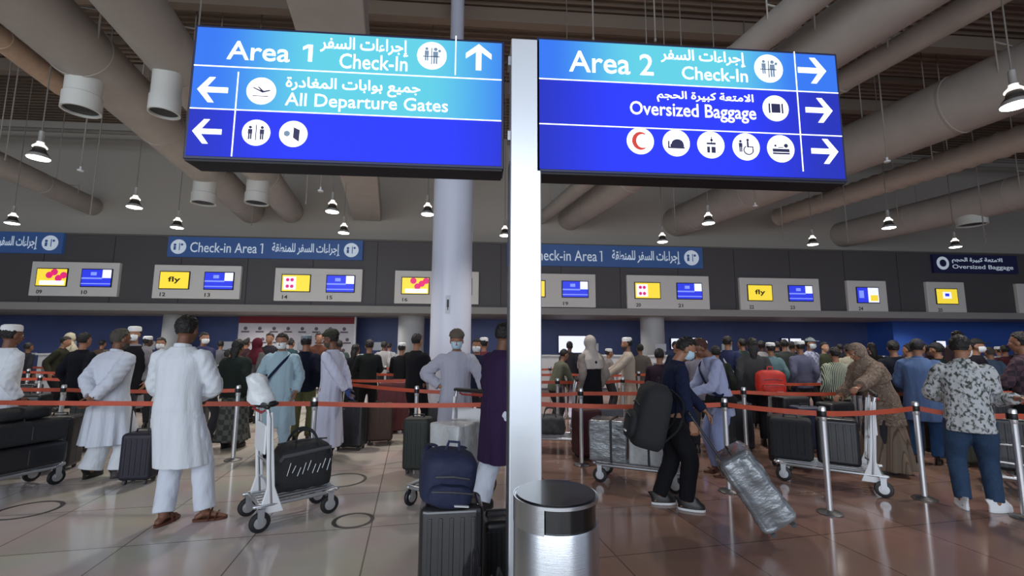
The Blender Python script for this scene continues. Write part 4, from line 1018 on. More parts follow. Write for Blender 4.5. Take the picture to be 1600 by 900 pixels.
def trolley(label, at, rz, L=.78, W=.46, H=1.02, panel=True, group='luggage trolleys'):
    """origin under the deck centre; +Y is the loading end, handle at -Y"""
    t = empty('luggage_trolley', (at[0], at[1], 0), rz, label, 'luggage trolley', group); y0, y1 = -L / 2, L / 2; zd = .2
    bm = nb()
    for sx in (-1, 1): tube(bm, [(sx * W / 2, y0 - .02, zd), (sx * W / 2, y0 + .1, zd), (sx * W * .42, y1 - .05, zd - .01), (sx * W * .3, y1 + .08, zd - .004)], [.018] * 4, 12)
    tube(bm, [(-W / 2, y0 + .02, zd), (W / 2, y0 + .02, zd)], [.016] * 2, 10); tube(bm, [(-W * .32, y1 + .07, zd - .004), (W * .32, y1 + .07, zd - .004)], [.02] * 2, 10)
    link('chassis', bm, ALU, t)
    bm = nb()
    for k in range(5):
        x = -W * .36 + W * .72 * k / 4; bar(bm, (x, y0 + .02, zd + .012), (x * .85, y1 + .05, zd + .012), .03, .012)
    link('deck', bm, ALU, t, smooth=False)
    yb = y0 + .1
    for sx in (-1, 1):
        bm = nb(); tube(bm, [(sx * W / 2, yb, zd), (sx * W / 2, yb - .03, .5), (sx * W / 2, yb - .05, .9), (sx * W / 2, yb - .08, H)], [.017] * 4, 12); link('upright', bm, ALU, t)
    bm = nb(); tube(bm, [(-W / 2 - .02, yb - .08, H), (W / 2 + .02, yb - .08, H)], [.022, .022], 14); hb = link('handle_bar', bm, BLACKP, t)
    bm = nb(); tube(bm, [(-W / 2 + .05, yb - .11, H - .05), (W / 2 - .05, yb - .11, H - .05)], [.011, .011], 10)
    for sx in (-1, 1): tube(bm, [(sx * (W / 2 - .05), yb - .11, H - .05), (sx * (W / 2 - .05), yb - .07, H - .03)], [.009] * 2, 8)
    link('brake_bar', bm, mat('brake_red', (150, 40, 36), .5), hb)
    if panel:
        bm = nb(); box(bm, (-W / 2 + .03, yb - .075, .6), (W / 2 - .03, yb - .055, .84)); link('advert_panel', bm, WHITEP, t, bevel=.012)
        for sx in (-1, 1):
            bm = nb(); x = sx * W / 2; loft(bm, [[V((x + a * .014, yb + b, z)) for a, b in ((-1, y0_), (1, y0_), (1, y1_), (-1, y1_))] for z, y0_, y1_ in ((.13, -.1, .1), (.26, -.06, .05), (.34, -.04, .02), (.95, -.08, -.03))]); link('side_cover', bm, WHITEP, t, bevel=.008)
    bm = nb(); tube(bm, [(-W / 2, yb, .34), (0, yb + .03, .32), (W / 2, yb, .34)], [.01] * 3, 8); tube(bm, [(-W / 2, yb - .03, .52), (W / 2, yb - .03, .52)], [.01] * 2, 8); link('back_rail', bm, ALU, t)
    for sx, yy in ((-1, y0 + .02), (1, y0 + .02), (-.72, y1 - .0), (.72, y1 - .0)):
        x = sx * (W / 2 + .02); bm = nb(); lathe(bm, [(.02, -.018), (.055, -.02), (.075, -.016), (.08, -.008), (.08, .008), (.075, .016), (.055, .02), (.02, .018)], 28)
        bmesh.ops.transform(bm, matrix=M.Translation((x, yy, .08)) @ M.Rotation(PI / 2, 4, 'Y'), verts=bm.verts); wl = link('wheel', bm, BLACKP, t)
        bm = nb(); lathe(bm, [(.001, -.024), (.045, -.022), (.05, -.012), (.05, .012), (.045, .022), (.001, .024)], 24); bmesh.ops.transform(bm, matrix=M.Translation((x, yy, .08)) @ M.Rotation(PI / 2, 4, 'Y'), verts=bm.verts); link('hub', bm, ALU, wl)
        bm = nb(); bar(bm, (x - .03, yy, .08), (x - .03, yy, zd), .008, .05); bar(bm, (x + .03, yy, .08), (x + .03, yy, zd), .008, .05); bar(bm, (x, yy, zd - .012), (x, yy, zd - .002), .068, .06); link('fork', bm, ALU, wl, smooth=False)
    return t
def heading(a, b):
    d = V(b) - V(a); return math.atan2(-d.x, d.y)

# ---- queue barriers
BELT = mat('belt_orange', (196, 84, 56), .45, var=.2, scale=2.5, stretch=(3, 3, 1))
POSTC = mat('barrier_post_satin', (214, 214, 216), .3, .8)
proto_post = None
def post(p, label, group):
    global proto_post
    if proto_post is None:
        t = proto_post = empty('queue_barrier_post')
        bm = nb(); lathe(bm, [(.026, .02), (.026, .83)], 24); link('post', bm, POSTC, t)
        bm = nb(); lathe(bm, [(.026, .83), (.03, .84), (.03, .95), (.024, .962), (.001, .965)], 24); cs = link('belt_cassette', bm, POSTC, t)
        bm = nb(); lathe(bm, [(.031, .868), (.032, .87), (.032, .92), (.031, .922)], 24); link('belt_slot', bm, BLACKP, cs)
        bm = nb(); lathe(bm, [(.105, 0), (.105, .008), (.095, .015), (.04, .022), (.027, .03)], 40); link('base', bm, mat('barrier_base', (92, 90, 90), .4, .5), t)
    else: t = copy_tree(proto_post)
    t.location = (p.x, p.y, 0); tag(t, label, 'barrier post', group); return t
def belt(a, b, label, group, sag=.02, z=.895):
    t = empty('barrier_belt', (a.x, a.y, z), 0, label, 'barrier belt', group)
    d = V((b.x - a.x, b.y - a.y, 0)); L = d.length; n = V((-d.y, d.x, 0)).normalized(); dn_ = d.normalized()
    rings = []
    for k in range(13):
        f = k / 12; p = dn_ * (.034 + (L - .068) * f) + V((0, 0, -sag * 4 * f * (1 - f)))
        rings.append([p + n * sx * .0018 + V((0, 0, sz * .024)) for sx, sz in ((-1, -1), (1, -1), (1, 1), (-1, 1))])
    bm = nb(); loft(bm, rings); link('webbing', bm, BELT, t, smooth=False)
    bm = nb()
    p = dn_ * (L - .04); bar(bm, p - V((0, 0, .03)), p + V((0, 0, .03)), .012, .012); link('end_clip', bm, BLACKP, t, smooth=False)
    return t
def row(name, pts, gaps=()):
    g1, g2 = 'queue barrier posts', 'orange queue barrier belts'
    P = [AT(u, d) for u, d in pts]; n = len(P)
    for i, p in enumerate(P):
        if i in HIDE.get(name, ()): continue
        post(p, 'slim silver queue barrier post, %s from the left in the %s barrier row' % (NTH[i] if i < 16 else 'last', name), g1)
    for i in range(n - 1):
        if i in gaps: continue
        belt(P[i], P[i + 1], 'orange barrier belt, %s span from the left in the %s barrier row' % (NTH[i], name), g2, sag=.008 + .01 * (i % 3))
    return P
HIDE = {}
row('nearest', [(-150, 4.85), (484, 4.85), (826, 4.95), (1139, 4.95), (1297, 4.35), (1445, 4.75), (1603, 4.25), (1790, 4.4)])
row('second', [(-120, 6.3), (86, 6.05), (364, 6.1), (527, 7.2), (648, 6.15), (790, 6.1), (909, 5.95), (1168, 6.2), (1352, 6.15), (1480, 6.5), (1690, 6.3)], gaps=(2,))
row('third', [(-80, 7.7), (52, 7.7), (190, 7.8), (347, 7.8), (500, 7.9), (640, 7.8), (770, 7.8), (872, 7.6), (975, 7.9), (1095, 7.8), (1207, 7.5), (1340, 7.8), (1490, 7.8), (1640, 7.7)])
row('fourth', [(-60, 9.3), (35, 9.3), (165, 9.4), (290, 9.4), (420, 9.4), (545, 9.5), (680, 9.5), (790, 9.5), (885, 9.5), (1000, 9.5), (1120, 9.5), (1225, 9.4), (1350, 9.5), (1470, 9.4), (1600, 9.4)])
row('fifth', [(-30, 11.0), (26, 11.0), (130, 11.1), (240, 11.1), (350, 11.1), (470, 11.2), (600, 11.2), (720, 11.2), (860, 11.2), (965, 11.2), (1075, 11.2), (1180, 11.2), (1290, 11.2), (1400, 11.2), (1510, 11.2), (1620, 11.2)])
# ------------------------------------------------------------------ people: front of the queue
def LOC(at, face, P, H):
    """world point -> person's own frame in 1.75 m units"""
    q = V((P[0] - at[0], P[1] - at[1], P[2])); q = M.Rotation(R(face), 3, 'Z') @ q; return q / (H / 1.75)
WHITE = cloth('white', (214, 218, 224), .06); WHITE2 = cloth('white_shirting', (204, 209, 220), .07)
MASKW = mat('mask_white', (226, 230, 232), .8); MASKB = mat('mask_blue', (176, 204, 220), .8)
NAVY = cloth('navy', (28, 34, 58)); BLACKC = cloth('black', (26, 26, 30)); DGREY = cloth('dark_grey', (54, 54, 60))
a = G(254, 822); a = V((a.x, a.y + .06, 0))
person('person in long white tunic and white trousers seen from behind, brown sandals', a, 0, 1.77, g=1.06, near=True, skin='brown', feet=((-.02, -.03), (.27, .04)), toes=(8, 72),
       armL='belly', armR='belly', head=(0, 6), top='tunic', topm=WHITE, hem=.47, collar=WHITE, legs=WHITE2, legr=1.2, cuff=.075, shoes='sandal', flare=.3)
a = G(158, 748); a = V((a.x, a.y, 0))
person('person in billowing white robe with hands clasped behind the back, black shoes', a, 14, 1.68, g=1.2, near=True, skin='brown', feet=((-.17, 0), (.15, .08)), toes=(-10, 25), lean=3,
       armL=((.02, -.23, .98), (-1, -.45, 0), (0, -1, 0)), armR=((.07, -.24, .96), (1, -.45, 0), (0, -1, 0)), head=(14, 2), top='tunic', topm=WHITE2, hem=.40, collar=WHITE2, legs=WHITE, legr=1.35, cuff=.1, hairm=HAIRG, flare=1.3, beard=HAIRG)
a = AT(-14, 5.3)
person('person in white tunic mostly cut off by the left edge', a, 20, 1.72, near=True, top='tunic', topm=WHITE, hem=.5, legs=WHITE2, skin='brown', cap='kufi', hair='short')
a = AT(437, 6.35, .9); LB = cloth('pale_blue', (158, 182, 194), .15)
person('person in pale blue tunic with dark sling strap and white mask behind the trolley', a, 176, 1.66, g=1.05, near=True, skin='tan', armL='down', armR=((.26, .25, .98), (.5, -1, -.3), (0, 0, -1)), top='tunic', topm=LB, hem=.42, collar=LB, legs=LB, legr=1.2, mask=MASKW, strap=(NAVY, 1), head=(0, 8), feet=((-.12, 0), (.12, .02)))
a = AT(516, 6.25, .9); LAV = cloth('lavender_white', (198, 200, 220), .1); GLV = mat('glove_blue', (36, 66, 130), .5)
person('person in long white robe with blue gloves, facing left, dark cap and beard', a, -78, 1.70, g=1.02, near=True, skin='brown', armL=((.0, -.23, .93), (-1, -.5, 0), (0, -1, 0)), armR=((.05, -.25, .91), (1, -.5, 0), (0, -1, 0)), top='robe', topm=LAV, hem=.16, legs=LAV, cap='turban', capm=mat('cap_dark_green', (44, 46, 34), .85), beard=HAIRG, glove=GLV, head=(-12, 8), feet=((-.08, 0), (.1, .05)), flare=.8)
a = AT(712, 5.6, .9); GL = cloth('light_grey_lilac', (170, 170, 184), .1)
hp = AT(757, 5.25, 1.0)
person('person in light grey tunic with hand on hip before the round column', a, 178, 1.69, g=1.12, near=True, skin='tan', armR=((.2, -.0, 1.05), (1, -.3, .1), (-1, 0, -.3)), armL=(LOC(a, 178, hp, 1.69), (-1, -.2, 0), (0, 0, -1)), top='tunic', topm=GL, hem=.5, collar=GL, legs=GL, mask=MASKB, cap='turban', capm=mat('cap_brown_grey', (92, 82, 72), .9), head=(0, 10), flare=.8)
a = G(778, 800); a = V((a.x, a.y + .05, 0)); PUR = cloth('deep_purple', (52, 36, 66))
person('person in long dark purple tunic and loose white trousers beside the steel post', a, 48, 1.74, g=1.05, near=True, skin='brown', feet=((-.10, -.14), (.1, .2)), armL='belly', armR='belly', top='tunic', topm=PUR, hem=.44, legs=WHITE2, legr=1.45, cuff=.1, lean=5, head=(0, 5), flare=.7)

# walking person with the rucksack
a = G(1052, 792); a = V((a.x, a.y, 0)); fc = 98; Hh = 1.64
hd = AT(1083, 4.05, .80)
person('person in navy jacket and black trousers bending forward, pushing a wrapped suitcase', a, fc, Hh, g=.95, near=True, skin='tan', lean=11, feet=((-.07, -.12), (.08, .11)), toes=(-5, 15), armR=(LOC(a, fc, hd, Hh), (.5, -1, 0), (-1, 0, 0)), armL=((-.16, .42, .92), (-.5, -.5, -1), (0, 0, -1)),
       curl=(.4, 1.0), top='jacket', topm=NAVY, hem=.82, legs=BLACKC, legr=1.35, cuff=.075, mask=MASKB, head=(6, 22), shoes='sneaker', shoem=mat('shoe_black', (26, 24, 24), .4), flare=.4)
bp = AT(1006, 4.22, .62)
backpack('big black rucksack on the back of the person in the navy jacket', tuple(bp), (R(-14), R(0), R(-98)), w=.4, d=.28, h=.58)
# suitcase he pushes
wp = G(1216, 838); tp = AT(1140, 3.95, .54)
axis = (V(tp) - V((wp.x, wp.y, .02))).normalized()
t = suitcase('tilted suitcase wrapped in clear plastic, on the open brown floor', (wp.x, wp.y, .0), 0, w=.44, d=.27, h=.60, m=WRAP, pull=.42, wrapped=True)
zax = axis; yax = V((0, 0, 1)).cross(zax).cross(zax).normalized() * -1; yax = (V((0, 0, 1)) - zax * zax.z).normalized(); xax = yax.cross(zax)
t.rotation_euler = M((xax, yax, zax)).transposed().to_euler(); t.location = V((wp.x, wp.y, .0)) + yax * .02 + V((0, 0, .085))

# pair facing each other behind the navy jacket
a = G(1132, 742); a = V((a.x, a.y, 0)); BSH = cloth('pale_blue_shirt', (160, 166, 196), .12)
person('person in pale blue shirt with black waist bag bowing toward the left', a, -84, 1.66, near=True, skin='brown', lean=14, armL=((-.16, .42, 1.02), (-.6, -.3, -1), (0, 0, -1)), armR=((.14, .42, .98), (.6, -.3, -1), (0, 0, -1)), top='tunic', topm=BSH, hem=.74, legs=cloth('pale_blue_trouser', (140, 150, 188)), legr=1.3, cuff=.08,
       head=(0, 28), hairm=mat('hair_red_brown', (66, 34, 26), .7, bump=.5, scale=60), shoes='sandal', strap=(NAVY, -1))
bq = [o for o in bpy.data.objects if o.name.startswith('person') and not o.parent][-1]
bm = nb(); loft(bm, [[V((rx * math.cos(2 * PI * k / 28), ry * math.sin(2 * PI * k / 28), z)) for k in range(28)] for z, rx, ry in ((.80, .2, .165), (.82, .21, .17), (.9, .205, .165), (.93, .19, .15))]); link('waist_bag', bm, BLACKC, bq)
PLACED = []
LANES = (5.45, 6.75, 7.15, 8.35, 8.8, 10.0, 10.5, 11.75, 12.4, 13.0)
for o_ in [o for o in bpy.data.objects if o.name.startswith('queue_barrier_post') and not o.parent]: PLACED.append((o_.location.x, o_.location.y, .12))
for u_, d_, r_ in ((437, 6.35, .3), (516, 6.25, .3), (712, 5.6, .3), (1122, 5.2, .3), (1388, 5.3, .3), (1437, 6.1, .3), (1530, 4.1, .3), (60, 5.9, .3), (25, 6.4, .3), (140, 6.6, .28), (618, 8.0, .35), (652, 5.6, .2),
                  (1000, 5.25, .45), (917, 6.3, .2), (880, 6.6, .4), (1300, 5.25, .45), (1236, 5.95, .3), (1500, 6.0, .3), (1592, 5.0, .4), (150, 5.0, .35), (701, 8.6, .45)):
    p_ = AT(u_, d_); PLACED.append((p_.x, p_.y, r_))
def claim(u, d, rad=.3, lanes=LANES, zz=0):
    best = None
    for c in sorted(lanes, key=lambda q: abs(q - d)):
        p = AT(u, c, zz); gap = min([math.hypot(p.x - x, p.y - y) - rr - rad for x, y, rr in PLACED] + [9])
        sc = -min(gap, 0) * 6 + abs(c - d) * .5
        if best is None or sc < best[0]: best = (sc, c, p)
    PLACED.append((best[2].x, best[2].y, rad)); return best[1], best[2]
def crowd(label, u, d, vt, face, topm, legm=DGREY, **k):
    d, _p = claim(u, d, .29, zz=1.45)
    H = min(max(CAM_H + (HOR(u) - vt) * d / 700, 1.42), 1.86); k.setdefault('hem', .82); k.setdefault('near', d < 6.6)
    if k['hem'] < .7: k.setdefault('top', 'tunic')
    return person(label, AT(u, d, 1.45), face, H + (.04 if k.get('lean', 0) > 10 else 0), topm=topm, legs=legm, group=None, **k)
cl = cloth
KUF = mat('cap_white', (222, 222, 222), .8)
crowd('person in dark plum jacket standing behind the rucksack', 1030, 5.6, 545, 40, cl('plum', (50, 36, 48)), BLACKC, armL='chest', armR='chest', skin='tan')
crowd('person in black cap and mask just behind the bowing pale blue shirt', 1092, 6.9, 536, 200, cl('grey_mauve', (128, 122, 132)), DGREY, cap='baseball', capm=mat('cap_black', (24, 24, 26), .8), mask=MASKW)
# woman in shawl
a = G(1388, 737); a = V((a.x, a.y, 0)); SHAWL = pattern_mat('shawl_print', [(128, 112, 100), (100, 84, 74), (142, 126, 112)], 'blotch', 26, (1, 1, 1.0))
ROBE = pattern_mat('robe_print', [(116, 104, 92), (92, 78, 68), (130, 112, 98)], 'stripe', 5, (1, 1, .3))
hd = AT(1330, 5.25, .98)
person('person in patterned brown shawl and long robe leaning on a luggage trolley', a, -86, 1.62, g=1.1, near=True, skin='tan', lean=22, armL=(LOC(a, -86, hd, 1.62), (-.6, -.3, -1), (0, 0, -1)), armR=((.18, .42, .98), (.6, -.3, -1), (0, 0, -1)), top='robe', topm=ROBE, hem=.05, scarf=SHAWL, head=(0, 12), legs=DGREY, hair='none', flare=1.25, over=(SHAWL, .62))
a = AT(1440, 6.1, .9)
person('person in mid blue tunic over jeans, face turned right', a, 52, 1.62, g=1.15, near=True, skin='tan', top='tunic', topm=cl('mid_blue', (88, 110, 150)), hem=.6, collar=cl('mid_blue', (88, 110, 150)), legs=cl('jeans', (50, 80, 122)), armL='belly', armR='belly', cap='baseball', capm=mat('cap_navy', (26, 32, 66), .8), head=(20, 4), flare=1.0)
a = G(1530, 797); a = V((a.x, a.y, 0)); hd = AT(1588, 4.15, 1.07); CAMO = pattern_mat('foliage_print', [(186, 188, 190), (158, 161, 162), (112, 116, 114), (72, 75, 72)], 'blotch', 38, (1, 1, .7))
JEAN = mat('denim_blue', (36, 62, 92), .85, bump=.2, scale=50, var=.25)
person('person in grey leaf-print shirt, blue jeans and white sneakers reaching right', a, 42, 1.64, g=1.05, near=True, skin='tan', feet=((-.11, -.02), (.13, .03)), toes=(-10, 45), armR=(LOC(a, 42, hd, 1.64), (.4, -.3, -1), (0, 0, -1)), armL=((-.1, .3, 1.05), (-.8, -.2, -.6), (0, 0, -1)), lean=4,
       top='shirt', topm=CAMO, hem=.77, legs=JEAN, legr=1.12, cuff=.064, mask=MASKW, shoes='sneaker', shoem=mat('sneaker_white', (228, 228, 230), .5), head=(32, 6), flare=.5, collar=CAMO)
crowd('person in dark plaid jacket cut by the right edge', 1598, 5.5, 520, -20, pattern_mat('plaid_dark', [(58, 48, 56), (84, 64, 72)], 'check', 16), BLACKC, armL='chest', armR='chest')
# ------------------------------------------------------------------ people inside the queue lanes
crowd('person in dark olive top stooping at the far left counter', 88, 9.6, 528, 70, cl('olive_dark', (46, 46, 36)), BLACKC, armL='push', lean=14, skin='tan')
crowd('person in cream headscarf left of the black lettered shirt', 108, 10.4, 520, 20, cl('cream', (178, 172, 150)), DGREY, scarf=cl('cream', (178, 172, 150)), hem=.4, hair='none')
o = crowd('person in black shirt with white back lettering, left of the robed person', 130, 7.3, 521, 10, cl('black_tee', (24, 25, 32)), BLACKC, hairm=HAIRB)
crowd('person in white cap and white mask between the two white tunics', 208, 7.0, 511, 172, cl('greige', (132, 128, 132)), DGREY, cap='kufi', mask=MASKW, hem=.5, vest=(BLACKC, .7), skin='tan')
crowd('person in black top behind the left shoulder of the white tunic', 251, 8.2, 528, 160, BLACKC, DGREY, mask=MASKW)
crowd('person with bright cheek mask right of the white tunic', 318, 8.8, 520, 120, cl('dusk_blue', (56, 60, 92)), DGREY, mask=MASKW)
crowd('person in green and white banded shirt bending low', 334, 7.4, 548, 60, pattern_mat('band_green', [(60, 78, 66), (170, 178, 168)], 'band', 9), DGREY, lean=24, armL='push', armR='push')
GSK = pattern_mat('grey_check_skirt', [(92, 94, 90), (64, 66, 64)], 'check', 14)
crowd('person in dark green top and grey checked skirt with long black hair', 372, 6.7, 531, 10, GSK, GSK, hair='long', hem=.12, top='skirt', over=(cl('dark_green', (34, 42, 38)), .82), near=False)
crowd('person in maroon headscarf and grey jacket', 402, 9.0, 528, 30, cl('grey_jacket', (84, 80, 82)), DGREY, scarf=cl('maroon', (76, 24, 36)), hair='none', hem=.5)
crowd('bare-headed person facing the camera above the pale blue shoulder', 421, 9.8, 521, 180, cl('charcoal', (44, 42, 48)), DGREY, skin='tan')
crowd('person in dark navy shirt and khaki trousers with grey cap', 478, 7.4, 524, -10, cl('night_navy', (24, 28, 44)), cl('khaki', (96, 96, 66)), cap='kufi', capm=mat('cap_grey', (120, 130, 136), .8))
crowd('dark-haired person behind the navy shirt', 498, 9.8, 520, 160, cl('rust_brown', (90, 56, 44)), DGREY, skin='tan')
crowd('person in black outfit left in the dark pair before the maroon case', 556, 8.6, 538, 20, BLACKC, BLACKC, hem=.3, hair='long')
crowd('person in black jacket right in the dark pair before the maroon case', 577, 8.3, 531, -20, cl('black_olive', (30, 34, 34)), BLACKC, armL='chest', armR='chest')
crowd('person in black shirt left of the round column', 651, 7.6, 522, 30, BLACKC, BLACKC, armL='chest', armR='chest', skin='tan')
crowd('person with white mask behind the right arm of the grey tunic', 745, 8.3, 530, 190, NAVY, DGREY, mask=MASKW, skin='tan')
crowd('person in maroon shirt and white cap right of the round column', 756, 6.9, 528, 20, cl('maroon_shirt', (104, 48, 56)), DGREY, cap='kufi', hem=.6)
crowd('person in olive shirt stooping right of the steel post', 866, 7.2, 550, 70, cl('olive_grey', (98, 100, 86)), DGREY, lean=22, armL='push', armR='push', skin='tan')
crowd('person in beige headscarf and long black waistcoat dress', 922, 6.8, 524, -25, cl('taupe', (138, 128, 122)), DGREY, scarf=cl('beige_scarf', (192, 182, 174)), hair='none', hem=.45, vest=(BLACKC, .5), near=False)
crowd('person in beige tunic and white cap facing left, hands forward', 980, 8.4, 528, -80, cl('beige', (176, 164, 152)), cl('beige', (176, 164, 152)), cap='kufi', beard=HAIRG, armL='push', armR='push', hem=.4)
crowd('seated-height person between the headscarf and the beige tunic', 951, 10.2, 548, 90, cl('stone', (140, 134, 132)), DGREY, armL='chest', armR='chest', cap='kufi')
crowd('person in green-black jacket left of the white collared one', 1118, 7.6, 541, 15, cl('green_black', (40, 44, 38)), BLACKC)
crowd('person with white jacket stripe right of the green-black jacket', 1137, 9.4, 526, 50, cl('navy_white', (46, 52, 84)), DGREY, strap=(WHITE, 1))
bq_, _ = crowd('person with long black hair carrying a red bag', 1176, 7.5, 529, 25, cl('smoke', (66, 66, 68)), BLACKC, hair='long', near=False)
bq = bq_.location + V((-.02, -.42, .8)); backpack('bright red bag carried below the long black hair', tuple(bq), (0, 0, R(-12)), w=.4, d=.2, h=.36, m=mat('bag_red', (206, 44, 30), .6, bump=.3, scale=12, var=.3), cat='bag')
crowd('person in teal-grey tunic and white cap right of the red bag', 1204, 8.0, 536, 0, cl('teal_grey', (92, 118, 124)), cl('teal_grey', (92, 118, 124)), cap='kufi', hem=.45)
crowd('person in dark grey jacket between the two white caps', 1226, 9.6, 531, 30, cl('dark_grey_green', (62, 66, 64)), DGREY)
crowd('person in slate shirt and white cap left of the patterned sleeves', 1250, 8.2, 533, 0, cl('slate', (92, 94, 116)), DGREY, cap='kufi')
crowd('person in white checked shirt and grey cap behind the slate shirt', 1266, 9.2, 528, 160, pattern_mat('white_check', [(168, 172, 188), (120, 126, 150)], 'check', 20), BLACKC, cap='baseball', capm=mat('cap_grey', (120, 130, 136), .8), mask=MASKW)
crowd('person in green and white striped shirt, left of the shawl', 1304, 7.8, 543, 12, pattern_mat('stripe_green', [(70, 84, 70), (178, 180, 164)], 'stripe', 14), DGREY, g=1.1)
crowd('person with pale face behind the striped shirt', 1288, 9.9, 535, 170, cl('moss', (72, 76, 60)), DGREY, skin='light')
crowd('person in cream shirt just behind the striped shirt', 1326, 9.0, 538, 20, cl('cream_shirt', (160, 156, 138)), DGREY)
crowd('person in black above the shawled back', 1362, 8.8, 536, 10, cl('coal', (30, 30, 28)), BLACKC, hair='long')
crowd('person in black jacket between the shawl and the blue tunic', 1396, 7.5, 533, 30, cl('ink', (28, 30, 40)), BLACKC)
crowd('person in dark coat right of the blue tunic', 1464, 7.6, 536, -20, cl('bottle_green', (26, 34, 34)), BLACKC, cap='baseball', capm=mat('cap_dark', (30, 30, 36), .8))
crowd('tall person behind the leaf-print shirt', 1498, 8.6, 518, 20, cl('dark_brown', (54, 42, 44)), BLACKC)
crowd('person in black cap and white mask behind the leaf-print shoulder', 1526, 7.4, 530, 150, cl('black_cap_coat', (34, 32, 38)), BLACKC, cap='baseball', capm=mat('cap_black', (24, 24, 26), .8), mask=MASKW)
crowd('person in slate blue shirt right of the leaf-print shirt', 1546, 8.0, 543, 10, cl('slate_blue', (74, 88, 108)), DGREY, hairm=HAIRG)
crowd('person in dark red jacket near the right edge', 1570, 9.2, 540, 30, cl('dark_red', (70, 34, 40)), BLACKC)
crowd('person in white tunic by the counters behind the dark left luggage', 20, 12.6, 532, 0, WHITE, WHITE, hem=.4)
crowd('person in brown coat at the counter behind the cream headscarf', 160, 12.8, 532, 10, cl('brown_coat', (78, 62, 54)), DGREY)
crowd('person in grey shirt at the counter left of the banner wall', 345, 12.6, 533, -10, cl('mid_grey', (96, 98, 104)), DGREY)
crowd('person in teal shirt at the counter below the banner wall', 455, 12.6, 531, 20, cl('dim_teal', (50, 74, 80)), DGREY)
crowd('person in pale shirt at the counter right of the near dark pair', 608, 12.9, 536, 10, cl('pale_shirt', (150, 152, 160)), DGREY)
crowd('person in blue shirt at the counter left of the red bag', 1158, 12.2, 533, 0, cl('far_blue', (60, 76, 120)), DGREY)
crowd('person in dark shirt at the counter behind the teal tunic', 1214, 12.4, 534, 10, cl('far_dark', (40, 42, 48)), DGREY)
crowd('person in beige shirt at the counter behind the shawl', 1340, 12.2, 536, -10, cl('far_beige', (140, 132, 118)), DGREY)
crowd('person in plum shirt at the counter behind the blue tunic', 1420, 12.0, 537, 0, cl('far_plum', (66, 48, 60)), DGREY)

# cases, bags and trolleys standing among the queue
DG = mat('case_charcoal', (44, 44, 48), .5); NV = mat('case_navy', (34, 42, 72), .5); BR = mat('case_brown', (76, 54, 44), .6); GRYC = mat('case_grey', (96, 98, 104), .5)
for u, d, w_, h_, m_, rz, lb in ((300, 8.4, .45, .62, DG, 10, 'charcoal suitcase between the striped shirt and the white tunic'), (548, 6.8, .42, .6, CASEB, -8, 'black suitcase right of the long white robe'), (592, 7.2, .4, .55, BR, 12, 'brown suitcase left of the large maroon one'),
        (1060, 7.1, .44, .62, DG, 5, 'charcoal suitcase behind the navy jacket'), (1150, 7.0, .46, .66, CASEB, -12, 'black suitcase under the long-haired person with the red bag'), (1240, 6.9, .5, .7, DG, 8, 'charcoal suitcase under the slate shirt'), (1262, 7.2, .36, .6, NV, -6, 'navy suitcase under the white checked shirt'),
        (1310, 6.9, .48, .66, CASEB, 14, 'black suitcase under the striped shirt'), (1415, 7.1, .44, .6, BR, 0, 'brown suitcase behind the blue tunic, left side'), (1475, 7.0, .44, .64, DG, 6, 'charcoal suitcase right of the jeans of the blue tunic'), (1565, 6.9, .46, .66, CASEB, 4, 'black suitcase behind the outstretched arm at right'),
        (30, 8.6, .5, .66, CASEB, 10, 'black suitcase in the far lane at the left edge'), (180, 8.4, .46, .62, NV, -8, 'navy suitcase in the far lane behind the white robe'), (430, 8.5, .44, .6, GRYC, 4, 'grey suitcase behind the pale blue tunic'), (690, 8.35, .4, .6, DG, 0, 'charcoal suitcase beside the foot of the round column'),
        (950, 7.0, .42, .58, GRYC, 10, 'grey suitcase between the headscarf and the beige tunic'), (1010, 8.6, .44, .6, BR, -10, 'brown suitcase right of the beige tunic'), (1190, 8.6, .5, .66, CASEB, 6, 'black suitcase in the far lane behind the red bag'), (1360, 8.4, .44, .62, NV, 8, 'navy suitcase in the far lane behind the shawl')):
    c, p = claim(u, d, .24); suitcase(lb, (p.x, p.y, 0), R(rz), w=w_, d=.27, h=h_, m=m_, group='suitcases among the queue')
for u, d, a_, lb in ((272, 8.5, 70, 'luggage trolley glimpsed between the white tunics'), (600, 10.2, -60, 'luggage trolley in the far lane left of the round column'), (1090, 8.5, 60, 'luggage trolley in the far lane behind the navy jacket'), (1330, 10.2, -70, 'luggage trolley in the far lane behind the striped shirt')):
    c, p = claim(u, d, .4); trolley(lb, p, R(a_), panel=False); duffel('black bag on the ' + lb, (p.x, p.y, .225), R(a_ + 90), w=.5, d=.32, h=.34)
EX = [cl('x%d' % i, c) for i, c in enumerate(((44, 44, 50), (84, 78, 74), (36, 44, 66), (118, 112, 106), (62, 40, 44), (52, 64, 60), (150, 148, 150), (30, 30, 32)))]
